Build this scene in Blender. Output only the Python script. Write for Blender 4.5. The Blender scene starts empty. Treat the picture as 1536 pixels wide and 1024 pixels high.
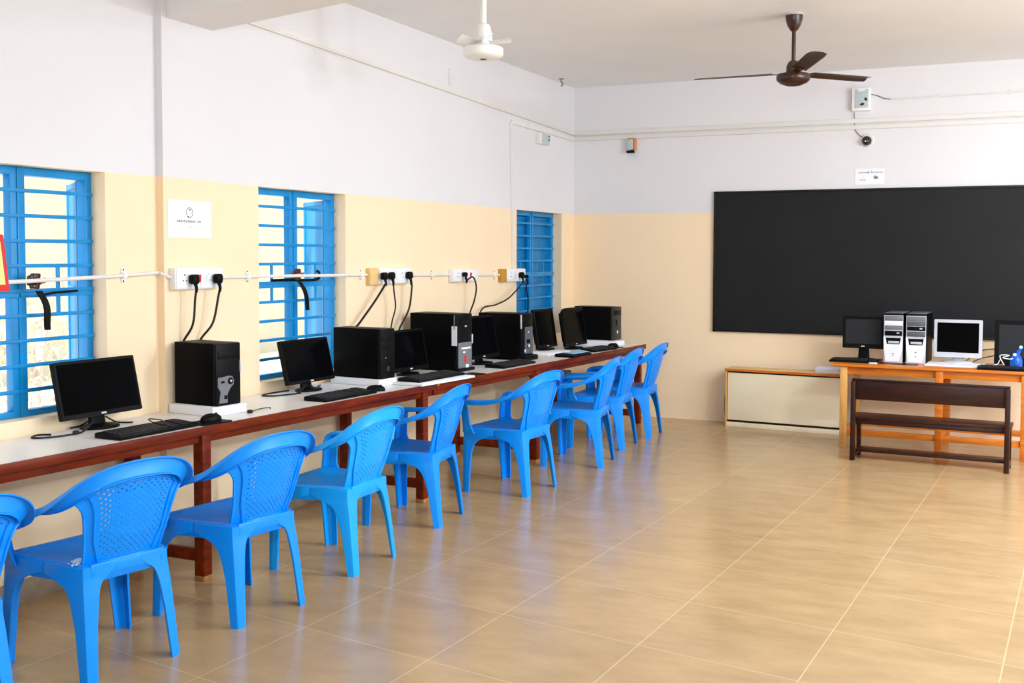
import bpy, bmesh, math, random
from mathutils import Vector, Matrix, Euler
random.seed(7)
PI = math.pi
S = bpy.context.scene
COL = S.collection

# ------------------------------------------------------------------ helpers
def V(*a): return Vector(a)

def finish(name, bm, mat, parent=None, smooth=35, loc=None):
    bmesh.ops.recalc_face_normals(bm, faces=bm.faces)
    me = bpy.data.meshes.new(name)
    bm.to_mesh(me); bm.free()
    if mat: me.materials.append(mat)
    if smooth:
        me.shade_smooth()
        me.set_sharp_from_angle(angle=math.radians(smooth))
    o = bpy.data.objects.new(name, me)
    COL.objects.link(o)
    if parent: o.parent = parent
    if loc is not None: o.location = loc
    return o

def thing(name, label, cat, loc=(0, 0, 0), rot=0, group=None):
    o = bpy.data.objects.new(name, None)
    o.empty_display_size = .1
    COL.objects.link(o)
    o.location = loc; o.rotation_euler = (0, 0, rot)
    return tag(o, label, cat, group)

def tag(o, label, cat, group=None):
    o['label'] = label; o['category'] = cat
    if group: o['group'] = group
    return o

def struct(o):
    o['kind'] = 'structure'; return o

def dup(root, loc, rot, label, group=None):
    r = root.copy(); COL.objects.link(r)
    r.location = loc; r.rotation_euler = (0, 0, rot); r['label'] = label
    if group: r['group'] = group
    for ch in list(root.children):
        c = ch.copy(); COL.objects.link(c); c.parent = r
        for g in list(ch.children):
            d = g.copy(); COL.objects.link(d); d.parent = c
    return r

def box(bm, c, s, bev=0, M=None, seg=2):
    t = bmesh.new()
    bmesh.ops.create_cube(t, size=1)
    for v in t.verts: v.co = Vector((v.co.x*s[0], v.co.y*s[1], v.co.z*s[2]))
    if bev: bmesh.ops.bevel(t, geom=list(t.edges), offset=bev, segments=seg, affect='EDGES', profile=.5)
    X = Matrix.Translation(c)
    if M is not None: X = X @ M.to_4x4()
    t.transform(X)
    merge(bm, t)

def merge(bm, t):
    me = bpy.data.meshes.new('tmp'); t.to_mesh(me); t.free()
    bm.from_mesh(me); bpy.data.meshes.remove(me)

def boxb(bm, a, b, bev=0):
    c = [(a[i]+b[i])/2 for i in range(3)]; s = [abs(b[i]-a[i]) for i in range(3)]
    box(bm, c, s, bev)

def lathe(bm, prof, c=(0, 0, 0), n=32, axis=None, cap=True):
    t = bmesh.new(); rings = []
    for r, z in prof:
        rings.append([t.verts.new((r*math.cos(2*PI*k/n), r*math.sin(2*PI*k/n), z)) for k in range(n)])
    for a, b in zip(rings, rings[1:]):
        for k in range(n): t.faces.new((a[k], a[(k+1) % n], b[(k+1) % n], b[k]))
    if cap:
        t.faces.new(rings[0][::-1]); t.faces.new(rings[-1])
    X = Matrix.Translation(c)
    if axis is not None: X = X @ Vector((0, 0, 1)).rotation_difference(Vector(axis)).to_matrix().to_4x4()
    t.transform(X); merge(bm, t)

def loft(bm, rings, closed=True, cap=True):
    R = [[bm.verts.new(p) for p in r] for r in rings]
    n = len(R[0])
    for a, b in zip(R, R[1:]):
        for k in range(n if closed else n-1):
            bm.faces.new((a[k], a[(k+1) % n], b[(k+1) % n], b[k]))
    if cap and closed:
        bm.faces.new(R[0][::-1]); bm.faces.new(R[-1])

def smooth_path(P, sub=6):
    P = [Vector(p) for p in P]; out = []
    for i in range(len(P)-1):
        p0 = P[max(i-1, 0)]; p1 = P[i]; p2 = P[i+1]; p3 = P[min(i+2, len(P)-1)]
        for k in range(sub):
            t = k/sub
            out.append(.5*((2*p1)+(p2-p0)*t+(2*p0-5*p1+4*p2-p3)*t*t+(-p0+3*p1-3*p2+p3)*t**3))
    out.append(P[-1]); return out

def tube(bm, P, r, n=8, sub=6):
    P = smooth_path(P, sub) if sub else [Vector(p) for p in P]
    up = Vector((0.13, .21, 1)).normalized(); rings = []
    for i, p in enumerate(P):
        t = (P[min(i+1, len(P)-1)]-P[max(i-1, 0)]).normalized()
        a = t.cross(up)
        if a.length < 1e-3: a = t.cross(Vector((1, 0, 0)))
        a.normalize(); b = a.cross(t).normalized(); up = b if abs(b.length-1) < .1 else up
        rr = r[i*len(r)//len(P)] if isinstance(r, (list, tuple)) else r
        rings.append([p+a*rr*math.cos(2*PI*k/n)+b*rr*math.sin(2*PI*k/n) for k in range(n)])
    loft(bm, rings)

def prism(bm, pts, h, M=Matrix.Identity(4)):
    """polygon pts in local xy, extruded 0..h along local z, then transformed"""
    t = bmesh.new()
    a = [t.verts.new((x, y, 0)) for x, y in pts]; b = [t.verts.new((x, y, h)) for x, y in pts]
    t.faces.new(a[::-1]); t.faces.new(b); n = len(a)
    for k in range(n): t.faces.new((a[k], a[(k+1) % n], b[(k+1) % n], b[k]))
    t.transform(M); merge(bm, t)

def rrect(w, h, r, n=5, cx=0, cy=0, rs=None):
    out = []
    rs = rs or (r, r, r, r)
    for i, (sx, sy, a0) in enumerate(((1, 1, 0), (-1, 1, 90), (-1, -1, 180), (1, -1, 270))):
        q = rs[i]
        for k in range(n+1):
            a = math.radians(a0+90*k/n)
            out.append((cx+sx*(w/2-q)+q*math.cos(a), cy+sy*(h/2-q)+q*math.sin(a)))
    return out

# ------------------------------------------------------------------ materials
def mat(name, col, rough=.5, spec=.5, metal=0, vary=0, scale=6, bump=0, bscale=60, emit=None, estr=0, stretch=None, coat=0):
    m = bpy.data.materials.new(name); m.use_nodes = True
    N = m.node_tree.nodes; L = m.node_tree.links
    b = N['Principled BSDF']
    b.inputs['Base Color'].default_value = (*col, 1); b.inputs['Roughness'].default_value = rough
    b.inputs['Specular IOR Level'].default_value = spec; b.inputs['Metallic'].default_value = metal
    b.inputs['Coat Weight'].default_value = coat
    tc = N.new('ShaderNodeTexCoord'); mp = N.new('ShaderNodeMapping')
    L.new(tc.outputs['Object'], mp.inputs['Vector'])
    if stretch: mp.inputs['Scale'].default_value = stretch
    if vary:
        nz = N.new('ShaderNodeTexNoise'); nz.inputs['Scale'].default_value = scale; nz.inputs['Detail'].default_value = 5
        L.new(mp.outputs[0], nz.inputs['Vector'])
        cr = N.new('ShaderNodeValToRGB'); cr.color_ramp.elements[0].position = .3; cr.color_ramp.elements[1].position = .72
        cr.color_ramp.elements[0].color = (*[c*(1-vary) for c in col], 1); cr.color_ramp.elements[1].color = (*[min(1, c*(1+vary)) for c in col], 1)
        L.new(nz.outputs['Fac'], cr.inputs['Fac']); L.new(cr.outputs['Color'], b.inputs['Base Color'])
    if bump:
        n2 = N.new('ShaderNodeTexNoise'); n2.inputs['Scale'].default_value = bscale; n2.inputs['Detail'].default_value = 3
        L.new(mp.outputs[0], n2.inputs['Vector'])
        bp = N.new('ShaderNodeBump'); bp.inputs['Strength'].default_value = bump; bp.inputs['Distance'].default_value = .01
        L.new(n2.outputs['Fac'], bp.inputs['Height']); L.new(bp.outputs['Normal'], b.inputs['Normal'])
    if emit: b.inputs['Emission Color'].default_value = (*emit, 1); b.inputs['Emission Strength'].default_value = estr
    return m

def srgb(r, g, b):
    f = lambda c: (c/255/12.92) if c/255 <= .04045 else ((c/255+.055)/1.055)**2.4
    return (f(r), f(g), f(b))

ZC = 2.0019          # height where the cream dado paint meets the white
def wall_paint():
    m = bpy.data.materials.new('two_tone_wall_paint'); m.use_nodes = True
    N = m.node_tree.nodes; L = m.node_tree.links; b = N['Principled BSDF']
    b.inputs['Roughness'].default_value = .55; b.inputs['Specular IOR Level'].default_value = .25
    g = N.new('ShaderNodeNewGeometry'); sp = N.new('ShaderNodeSeparateXYZ'); L.new(g.outputs['Position'], sp.inputs[0])
    nz = N.new('ShaderNodeTexNoise'); nz.inputs['Scale'].default_value = 9; L.new(g.outputs['Position'], nz.inputs['Vector'])
    ad = N.new('ShaderNodeMath'); ad.operation = 'MULTIPLY_ADD'; ad.inputs[1].default_value = .012; L.new(nz.outputs['Fac'], ad.inputs[0]); L.new(sp.outputs['Z'], ad.inputs[2])
    gt = N.new('ShaderNodeMath'); gt.operation = 'GREATER_THAN'; gt.inputs[1].default_value = ZC+.006; L.new(ad.outputs[0], gt.inputs[0])
    n2 = N.new('ShaderNodeTexNoise'); n2.inputs['Scale'].default_value = 1.1; n2.inputs['Detail'].default_value = 4; L.new(g.outputs['Position'], n2.inputs['Vector'])
    def ramp(c, d):
        r = N.new('ShaderNodeValToRGB'); r.color_ramp.elements[0].position = .35; r.color_ramp.elements[1].position = .65
        r.color_ramp.elements[0].color = (*[x*(1-d) for x in c], 1); r.color_ramp.elements[1].color = (*c, 1)
        L.new(n2.outputs['Fac'], r.inputs['Fac']); return r
    a = ramp(srgb(252, 226, 190), .03); w = ramp(srgb(229, 226, 228), .025)
    mx = N.new('ShaderNodeMix'); mx.data_type = 'RGBA'
    L.new(gt.outputs[0], mx.inputs['Factor']); L.new(a.outputs[0], mx.inputs['A']); L.new(w.outputs[0], mx.inputs['B'])
    L.new(mx.outputs['Result'], b.inputs['Base Color'])
    n3 = N.new('ShaderNodeTexNoise'); n3.inputs['Scale'].default_value = 120; L.new(g.outputs['Position'], n3.inputs['Vector'])
    bp = N.new('ShaderNodeBump'); bp.inputs['Strength'].default_value = .06; bp.inputs['Distance'].default_value = .01
    L.new(n3.outputs['Fac'], bp.inputs['Height']); L.new(bp.outputs['Normal'], b.inputs['Normal'])
    return m

def tile_floor():
    m = bpy.data.materials.new('beige_vitrified_tiles'); m.use_nodes = True
    N = m.node_tree.nodes; L = m.node_tree.links; b = N['Principled BSDF']
    g = N.new('ShaderNodeNewGeometry'); sp = N.new('ShaderNodeSeparateXYZ'); L.new(g.outputs['Position'], sp.inputs[0])
    tx, ty, a, bb, c, d = 1.4016, 4.4624, .66517, .03236, -.10954, .62949
    det = a*d-bb*c
    def lin(kx, ky, k0):
        m1 = N.new('ShaderNodeMath'); m1.operation = 'MULTIPLY_ADD'; m1.inputs[1].default_value = kx; m1.inputs[2].default_value = k0; L.new(sp.outputs['X'], m1.inputs[0])
        m2 = N.new('ShaderNodeMath'); m2.operation = 'MULTIPLY_ADD'; m2.inputs[1].default_value = ky; L.new(sp.outputs['Y'], m2.inputs[0]); L.new(m1.outputs[0], m2.inputs[2])
        return m2
    u = lin(d/det, -bb/det, -(d*tx-bb*ty)/det); v = lin(-c/det, a/det, -(-c*tx+a*ty)/det)
    def line(q, w):
        f = N.new('ShaderNodeMath'); f.operation = 'PINGPONG'; f.inputs[1].default_value = .5; L.new(q.outputs[0], f.inputs[0])
        l = N.new('ShaderNodeMath'); l.operation = 'LESS_THAN'; l.inputs[1].default_value = w; L.new(f.outputs[0], l.inputs[0]); return l
    mx = N.new('ShaderNodeMath'); mx.operation = 'MAXIMUM'; L.new(line(u, .0036).outputs[0], mx.inputs[0]); L.new(line(v, .0032).outputs[0], mx.inputs[1])
    n1 = N.new('ShaderNodeTexNoise'); n1.inputs['Scale'].default_value = 3.2; n1.inputs['Detail'].default_value = 8; n1.inputs['Roughness'].default_value = .62
    mp = N.new('ShaderNodeMapping'); mp.inputs['Scale'].default_value = (1, 2.2, 1); L.new(g.outputs['Position'], mp.inputs['Vector']); L.new(mp.outputs[0], n1.inputs['Vector'])
    r = N.new('ShaderNodeValToRGB'); e = r.color_ramp.elements
    e[0].position = .3; e[0].color = (*srgb(172, 140, 99), 1); e[1].position = .7; e[1].color = (*srgb(190, 158, 115), 1)
    L.new(n1.outputs['Fac'], r.inputs['Fac'])
    fl = []
    for q in (u, v):
        f = N.new('ShaderNodeMath'); f.operation = 'FLOOR'; L.new(q.outputs[0], f.inputs[0]); fl.append(f)
    cb = N.new('ShaderNodeCombineXYZ'); L.new(fl[0].outputs[0], cb.inputs[0]); L.new(fl[1].outputs[0], cb.inputs[1])
    wn = N.new('ShaderNodeTexWhiteNoise'); L.new(cb.outputs[0], wn.inputs['Vector'])
    hs = N.new('ShaderNodeHueSaturation'); mr = N.new('ShaderNodeMapRange'); mr.inputs['To Min'].default_value = .96; mr.inputs['To Max'].default_value = 1.04
    L.new(wn.outputs['Value'], mr.inputs['Value']); L.new(mr.outputs[0], hs.inputs['Value']); L.new(r.outputs[0], hs.inputs['Color'])
    mc = N.new('ShaderNodeMix'); mc.data_type = 'RGBA'; mc.inputs['B'].default_value = (*srgb(206, 180, 142), 1)
    L.new(mx.outputs[0], mc.inputs['Factor']); L.new(hs.outputs['Color'], mc.inputs['A']); L.new(mc.outputs['Result'], b.inputs['Base Color'])
    rr = N.new('ShaderNodeMapRange'); rr.inputs['To Min'].default_value = .15; rr.inputs['To Max'].default_value = .27; L.new(n1.outputs['Fac'], rr.inputs['Value'])
    L.new(rr.outputs[0], b.inputs['Roughness']); b.inputs['Specular IOR Level'].default_value = .5
    return m

def wood(name, c1, c2, rough=.4, axis=(2, 30, 30), spec=.4):
    m = bpy.data.materials.new(name); m.use_nodes = True
    N = m.node_tree.nodes; L = m.node_tree.links; b = N['Principled BSDF']
    tc = N.new('ShaderNodeTexCoord'); mp = N.new('ShaderNodeMapping'); mp.inputs['Scale'].default_value = axis
    L.new(tc.outputs['Object'], mp.inputs['Vector'])
    nz = N.new('ShaderNodeTexNoise'); nz.inputs['Scale'].default_value = 1; nz.inputs['Detail'].default_value = 6; nz.inputs['Distortion'].default_value = 1.2
    L.new(mp.outputs[0], nz.inputs['Vector'])
    r = N.new('ShaderNodeValToRGB'); r.color_ramp.elements[0].position = .3; r.color_ramp.elements[1].position = .7
    r.color_ramp.elements[0].color = (*c1, 1); r.color_ramp.elements[1].color = (*c2, 1)
    L.new(nz.outputs['Fac'], r.inputs['Fac']); L.new(r.outputs[0], b.inputs['Base Color'])
    b.inputs['Roughness'].default_value = rough; b.inputs['Specular IOR Level'].default_value = spec
    return m

def chair_plastic(name, col, pattern=False):
    m = mat(name, col, rough=.3, spec=.32, vary=.05, scale=4)
    if pattern:
        N = m.node_tree.nodes; L = m.node_tree.links; b = N['Principled BSDF']
        tc = N.new('ShaderNodeTexCoord'); vo = N.new('ShaderNodeTexVoronoi'); vo.inputs['Scale'].default_value = 62; vo.inputs['Randomness'].default_value = .25
        L.new(tc.outputs['Object'], vo.inputs['Vector'])
        g = N.new('ShaderNodeSeparateXYZ'); L.new(tc.outputs['Normal'], g.inputs[0])
        cl = N.new('ShaderNodeMath'); cl.operation = 'GREATER_THAN'; cl.inputs[1].default_value = .9; L.new(g.outputs['Z'], cl.inputs[0])
        mu = N.new('ShaderNodeMath'); mu.operation = 'MULTIPLY'; L.new(vo.outputs['Distance'], mu.inputs[0]); L.new(cl.outputs[0], mu.inputs[1])
        bp = N.new('ShaderNodeBump'); bp.inputs['Strength'].default_value = .6; bp.inputs['Distance'].default_value = .006
        L.new(mu.outputs[0], bp.inputs['Height']); L.new(bp.outputs['Normal'], b.inputs['Normal'])
    return m

M = {}
M['wall'] = wall_paint(); M['floor'] = tile_floor()
M['ceiling'] = mat('ceiling_paint', srgb(242, 242, 244), .7, .2, vary=.02, scale=1.5)
M['beam'] = mat('beam_paint', srgb(240, 236, 234), .6, .2, vary=.02, scale=2)
M['skirt'] = mat('skirting_tile', srgb(150, 134, 116), .45, .4, vary=.15, scale=14)
M['blue_paint'] = mat('blue_enamel_window_paint', srgb(0, 136, 202), .4, .4, vary=.12, scale=9)
M['shutter'] = mat('blue_sheet_metal', srgb(14, 126, 186), .42, .4, vary=.1, scale=5)
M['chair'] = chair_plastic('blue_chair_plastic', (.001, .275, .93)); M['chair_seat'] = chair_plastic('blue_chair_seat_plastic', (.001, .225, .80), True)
M['chair_l'] = chair_plastic('lighter_blue_chair_plastic', (.006, .37, .95)); M['chair_seat_l'] = chair_plastic('lighter_blue_chair_seat_plastic', (.004, .33, .9), True)  # lighter blue version of the chair plastic, used on one chair
M['laminate'] = mat('white_laminate', srgb(238, 234, 230), .3, .45, vary=.02, scale=4)
M['redwood'] = wood('red_brown_stained_wood', srgb(92, 22, 0), srgb(134, 46, 2), .42, (24, 3, 24), .2)
M['orange'] = wood('orange_varnished_wood', srgb(198, 98, 18), srgb(228, 132, 38), .34, (3, 22, 22))
M['legwood'] = wood('pale_varnished_wood', srgb(212, 150, 76), srgb(234, 180, 104), .36, (22, 22, 3))
M['dark'] = wood('dark_brown_wood', srgb(30, 10, 5), srgb(54, 22, 12), .36, (3, 26, 26), .3)
M['cream'] = mat('cream_laminate', srgb(247, 232, 198), .4, .35, vary=.03, scale=3)
M['black'] = mat('black_plastic', (.004, .004, .0043), .42, .10, vary=.15, scale=30)
M['blackm'] = mat('black_painted_steel', (.0025, .0025, .0028), .42, .05, vary=.15, scale=12)
M['screen'] = mat('dark_screen_glass', (.002, .002, .0024), .12, .025)
M['screen_g'] = mat('grey_matte_screen', (.024, .025, .027), .45, .12, vary=.08, scale=3)
M['key'] = mat('black_keycaps', (.012, .012, .013), .5, .3)
M['silver'] = mat('silver_plastic', srgb(196, 198, 204), .35, .5, vary=.03, scale=9)
M['grey'] = mat('grey_plastic', srgb(112, 115, 120), .4, .4, vary=.05, scale=9)
M['dgrey'] = mat('dark_grey_plastic', srgb(44, 43, 42), .4, .35, vary=.06, scale=9)
M['mgrey'] = mat('slate_grey_plastic', srgb(84, 90, 96), .4, .4, vary=.05, scale=9)
M['white'] = mat('white_plastic', srgb(240, 240, 242), .35, .45, vary=.015, scale=6)
M['offwhite'] = mat('off_white_conduit_plastic', srgb(230, 225, 220), .45, .35, vary=.03, scale=8)
M['paper'] = mat('white_paper', srgb(240, 240, 246), .7, .2, vary=.015, scale=12)
M['ink'] = mat('grey_printing_ink', srgb(70, 70, 78), .8, .1)
M['inklight'] = mat('pale_printing_ink', srgb(150, 150, 158), .8, .1)
M['tan'] = mat('tan_wooden_block', srgb(232, 196, 134), .6, .3, vary=.05, scale=20)
M['ochre'] = mat('ochre_board', srgb(196, 142, 44), .55, .3, vary=.15, scale=25)
M['red'] = mat('red_plastic', srgb(214, 34, 34), .4, .4)
M['chrome'] = mat('chrome', (.75, .75, .77), .15, .5, metal=1)
M['brownfan'] = mat('brown_enamel', srgb(58, 28, 16), .3, .45, vary=.12, scale=14)
M['fanblade'] = mat('brown_fan_blade_enamel', srgb(66, 46, 28), .35, .4, vary=.1, scale=8)
M['whitefan'] = mat('white_enamel', srgb(244, 242, 238), .3, .45, vary=.015, scale=7)
M['board'] = mat('blackboard_paint', (.0095, .0098, .0105), .5, .22, vary=.16, scale=2.2)
M['boardframe'] = mat('black_board_frame', (.006, .006, .006), .4, .3, vary=.1, scale=8)
M['palegrey'] = mat('pale_grey_steel_plate', srgb(186, 198, 200), .4, .4, vary=.03, scale=10)
M['cord'] = mat('black_rubber_cord', (.008, .008, .008), .45, .3)
M['whitecord'] = mat('white_cable', srgb(232, 230, 226), .45, .35)
M['led'] = mat('blue_led', (.1, .4, 1), .3, .5, emit=(.12, .5, 1), estr=9)
M['bluelit'] = mat('translucent_blue_plastic', srgb(6, 60, 150), .2, .5, emit=(.0, .12, .6), estr=.55)
M['bluepaper'] = mat('pale_blue_paper', srgb(150, 186, 222), .6, .3, vary=.1, scale=40)
M['yellow'] = mat('yellow_green_card', srgb(232, 232, 150), .6, .2, vary=.06, scale=8)
M['orangebox'] = mat('orange_plastic', srgb(214, 140, 100), .5, .3)
M['lens'] = mat('dark_dome_plastic', srgb(40, 26, 20), .12, .6, vary=.2, scale=20)
M['ext_wall'] = mat('weathered_cream_render', srgb(206, 196, 170), .8, .2, vary=.06, scale=1.2)
M['ext_post'] = mat('pinkish_column_paint', srgb(206, 180, 170), .8, .2, vary=.08, scale=3)
M['ext_ground'] = mat('pale_dry_ground', srgb(236, 232, 222), .9, .1, vary=.06, scale=.9)
M['leaf'] = mat('haze_paled_leaves', srgb(196, 190, 168), .7, .2, vary=.25, scale=3)  # leaf colour paled, the outdoor haze is put into it
M['smear'] = mat('dried_white_paint', srgb(206, 226, 240), .7, .2, vary=.05, scale=60)
M['barewood'] = mat('bare_chipped_wood', srgb(176, 120, 70), .7, .2, vary=.2, scale=30)
M['greyboard'] = wood('greyish_brown_board', srgb(96, 84, 78), srgb(128, 112, 102), .35, (20, 3, 20))

# ------------------------------------------------------------------ room shell
D = 10.35925; H = 3.26769; YN = -2.6; XR = 7.4
def st(name, bm, m, smooth=35): return struct(finish(name, bm, m, smooth=smooth))

bm = bmesh.new(); boxb(bm, (-.3, YN-.2, -.1), (XR+.2, D+.2, 0)); st('floor', bm, M['floor'], 0)
bm = bmesh.new(); boxb(bm, (-.3, YN-.2, H), (XR+.2, D+.2, H+.15)); st('ceiling', bm, M['ceiling'], 0)

WT = .15
WIN = [(3.20, 4.098, .835, 2.0), (5.302, 6.228, .825, 2.0), (8.978, 10.039, .83, 2.0)]
bm = bmesh.new()
ys = [YN]+[q for w in WIN for q in w[:2]]+[D+.2]
for i in range(0, len(ys), 2): boxb(bm, (-WT, ys[i], 0), (0, ys[i+1], H))
for a, b, z0, z1 in WIN:
    boxb(bm, (-WT, a, 0), (0, b, z0)); boxb(bm, (-WT, a, z1), (0, b, H))
st('wall_left', bm, M['wall'], 0)
bm = bmesh.new(); boxb(bm, (0, D, 0), (XR+.2, D+.2, H)); st('wall_back', bm, M['wall'], 0)
# right wall with wide window openings and near wall: behind the camera, they close the room
RW = [(-1.6, .6), (1.6, 3.8), (5.2, 7.4), (8.0, 9.8)]
bm = bmesh.new(); ys = [YN]+[q for w in RW for q in w]+[D]
for i in range(0, len(ys), 2): boxb(bm, (XR, ys[i], 0), (XR+.2, ys[i+1], H))
for a, b in RW: boxb(bm, (XR, a, 0), (XR+.2, b, .9)); boxb(bm, (XR, a, 2.3), (XR+.2, b, H))
st('wall_right', bm, M['wall'], 0)
bm = bmesh.new(); boxb(bm, (-.3, YN-.2, 0), (XR+.2, YN, H)); st('wall_near', bm, M['wall'], 0)

PY1, PY2, PX = 4.4542, 4.8635, .0467
bm = bmesh.new(); boxb(bm, (0, PY1, 0), (PX, PY2, 2.827)); boxb(bm, (0, PY1, 2.827), (PX, PY1+.05, H)); st('pillar', bm, M['wall'], 0)
bm = bmesh.new(); prism(bm, [(0, PY1+.05), (XR, PY1+.05-.252*XR), (XR, PY2-.252*XR), (0, PY2)], H-2.827, Matrix.Translation((0, 0, 2.827))); st('beam', bm, M['beam'], 0)
bm = bmesh.new()
boxb(bm, (0, YN, 0), (.014, PY1, .105), .002); boxb(bm, (0, PY2, 0), (.014, D, .105), .002); boxb(bm, (.0, PY1, 0), (PX+.014, PY2, .105), .002)
st('baseboard_left', bm, M['skirt'])

# ------------------------------------------------------------------ windows
def window(n, w, closed):
    a, b, z0, z1 = w
    X = -.11
    bm = bmesh.new()
    f = .04
    for q in ((a, a+f), (b-f, b)): boxb(bm, (X-.04, q[0], z0), (X+.02, q[1], z1), .003)
    boxb(bm, (X-.041, a+.001, z1-f), (X+.022, b-.001, z1-.001), .003); boxb(bm, (X-.021, a+.001, z0+.001), (X+.022, b-.001, z0+.03), .003)
    fr = struct(finish('window_%d' % n, bm, M['blue_paint']))
    mid = (a+b)/2
    bm = bmesh.new()
    boxb(bm, (X-.022, mid-.042, z0), (X+.024, mid+.042, z1), .004)
    boxb(bm, (X+.024, mid-.006, z0), (X+.03, mid+.006, z1), .002)
    finish('mullion', bm, M['blue_paint'], fr)
    bm = bmesh.new()
    sp = (z1-z0)/10
    for k in range(1, 10):
        z = z1+.006-sp*k
        boxb(bm, (X+.02, a+.005, z-.009), (X+.032, b-.005, z+.009), .002)
    z = z1+.006-sp*5
    boxb(bm, (X+.018, a+.005, z-.032), (X+.03, b-.005, z-.008), .002)
    for y in (mid+(b-mid)*.5, mid-(mid-a)*.5):
        boxb(bm, (X+.021, y-.01, z1+.006-sp*6), (X+.031, y+.01, z1+.006-sp*4), .002)
    finish('grille', bm, M['blue_paint'], fr)
    # steel shutters hung outside, swung open (or shut)
    hw = (b-a)/2-.03
    for s, y in ((1, b-.03), (-1, a+.03)):
        bm = bmesh.new()
        boxb(bm, (-.006, 0, z0+.03), (.006, hw, z1-.04), .002)
        for zz in (z0+.04, (z0+z1)/2, z1-.06): boxb(bm, (-.014, 0, zz-.012), (.014, hw, zz+.012), .002)
        for yy in (.014, hw-.014): boxb(bm, (-.014, yy-.013, z0+.03), (.014, yy+.013, z1-.04), .002)
        sh = finish('shutter', bm, M['shutter'], fr)
        sh.location = (-.145, y, 0)
        if closed: sh.rotation_euler = (0, 0, PI if s > 0 else 0)
        else: sh.rotation_euler = (0, 0, math.radians(53 if s > 0 else 150))
    return fr
w1 = window(1, WIN[0], False); w2 = window(2, WIN[1], False); w3 = window(3, WIN[2], True)

# white downpipe seen through the second window
bm = bmesh.new(); lathe(bm, [(.05, -.3), (.05, 3.2)], (-.42, 5.26, 0), 20)
for z in (.6, 1.5, 2.4): lathe(bm, [(.056, z), (.056, z+.05)], (-.42, 5.26, 0), 20)
tag(finish('downpipe', bm, M['white']), 'white drain pipe standing just outside the second window', 'pipe')

# outside: ground, a pale building, a shrub paled as by haze
bm = bmesh.new(); boxb(bm, (-30, -12, -.4), (-.3, 40, -.3)); st('exterior_ground', bm, M['ext_ground'], 0)
bd = thing('building', 'pale cream building with pinkish columns seen outside through the windows', 'building', (-9, 10, -.3))
bm = bmesh.new(); boxb(bm, (-.6, -14, 0), (0, 26, 5.5)); finish('wall', bm, M['ext_wall'], bd, 0)
for y in (-2.9, 3.5, 9.5, 15.5):
    bm = bmesh.new(); boxb(bm, (.0, y-.2, 0), (.35, y+.2, 5.2), .02); finish('column', bm, M['ext_post'], bd)
bm = bmesh.new(); boxb(bm, (0, -14, 5.2), (.9, 26, 5.5)); finish('roof_edge', bm, M['ext_wall'], bd)
def shrub(x, y, h, r, label):
    t = thing('shrub', label, 'shrub', (x, y, -.3))
    bm = bmesh.new()
    for k in range(900):
        d = Vector((random.gauss(0, 1), random.gauss(0, 1), random.gauss(0, 1))).normalized()*(random.random()**.4)
        c = Vector((d.x*r, d.y*r, h*.55+d.z*h*.45)); s = random.uniform(.05, .1)
        q = Euler((random.uniform(0, 6), random.uniform(0, 6), random.uniform(0, 6))).to_matrix()
        vs = [bm.verts.new(c+q @ Vector(p)*s) for p in ((-.5, 0, 0), (0, -.25, 0), (.7, 0, .1), (0, .25, 0))]
        bm.faces.new(vs)
    finish('foliage', bm, M['leaf'], t, 0)
    bm = bmesh.new()
    for a in (0, 2, 4): tube(bm, [(0, 0, 0), (.08*math.cos(a), .08*math.sin(a), h*.3), (.3*r*math.cos(a), .3*r*math.sin(a), h*.7)], .025, 6, 4)
    finish('stem', bm, M['ext_post'], t)
shrub(-4.4, 7.5, 1.7, .7, 'grey green shrub with hazy paled colour outside the nearest window')

# ------------------------------------------------------------------ conduits and trunking
def strip(name, label, pts, w, t, m='offwhite', group=None):
    """rectangular trunking along a polyline on a wall; w across, t out of the wall"""
    bm = bmesh.new()
    for (p, n) in pts:
        a, b = Vector(p[0]), Vector(p[1]); n = Vector(n); d = (b-a).normalized(); s = d.cross(n).normalized()
        R = Matrix((d, s, n)).transposed()
        box(bm, (a+b)/2+n*t/2, ((b-a).length, w, t), .003, R)
        box(bm, (a+b)/2+n*(t+.0015)+s*w*.2, ((b-a).length, .003, .004), 0, R)
    return tag(finish(name, bm, M[m]), label, 'cable trunking', group)
strip('cable_trunking', 'white cable trunking sloping down the upper left wall from the beam', [(((0, 4.87, 2.968), (0, D-.004, 2.812)), (1, 0, 0))], .042, .022)
strip('cable_trunking', 'upper of the two white trunkings across the back wall', [(((.004, D, 2.812), (6.5, D, 2.80)), (0, -1, 0))], .042, .022)
strip('cable_trunking', 'short lower white trunking on the left wall leading into the far corner', [(((0, 8.84, 2.768), (0, D-.004, 2.755)), (1, 0, 0))], .038, .018)
strip('cable_trunking', 'lower of the two white trunkings across the back wall', [(((.004, D, 2.757), (6.5, D, 2.742)), (0, -1, 0))], .038, .018)
strip('vertical_conduit', 'white vertical conduit dropping beside the shuttered window to the socket board',
      [(((0, 8.83, 2.768), (0, 8.885, 1.475)), (1, 0, 0))], .03, .016)
strip('vertical_conduit', 'short white stub of conduit rising from the sloping wall trunking', [(((0, 7.70, 2.93), (0, 7.70, 3.06)), (1, 0, 0))], .02, .014)
bm = bmesh.new()
tube(bm, [(3.03, D-.008, 2.985), (5.9, D-.008, 3.01)], .007, 8, 0)
for x in (3.45, 4.0): box(bm, (x, D-.006, 2.995), (.03, .012, .035), .003)
tag(finish('thin_conduit', bm, M['offwhite']), 'thin white conduit running right from the fan regulator box', 'conduit')

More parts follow.
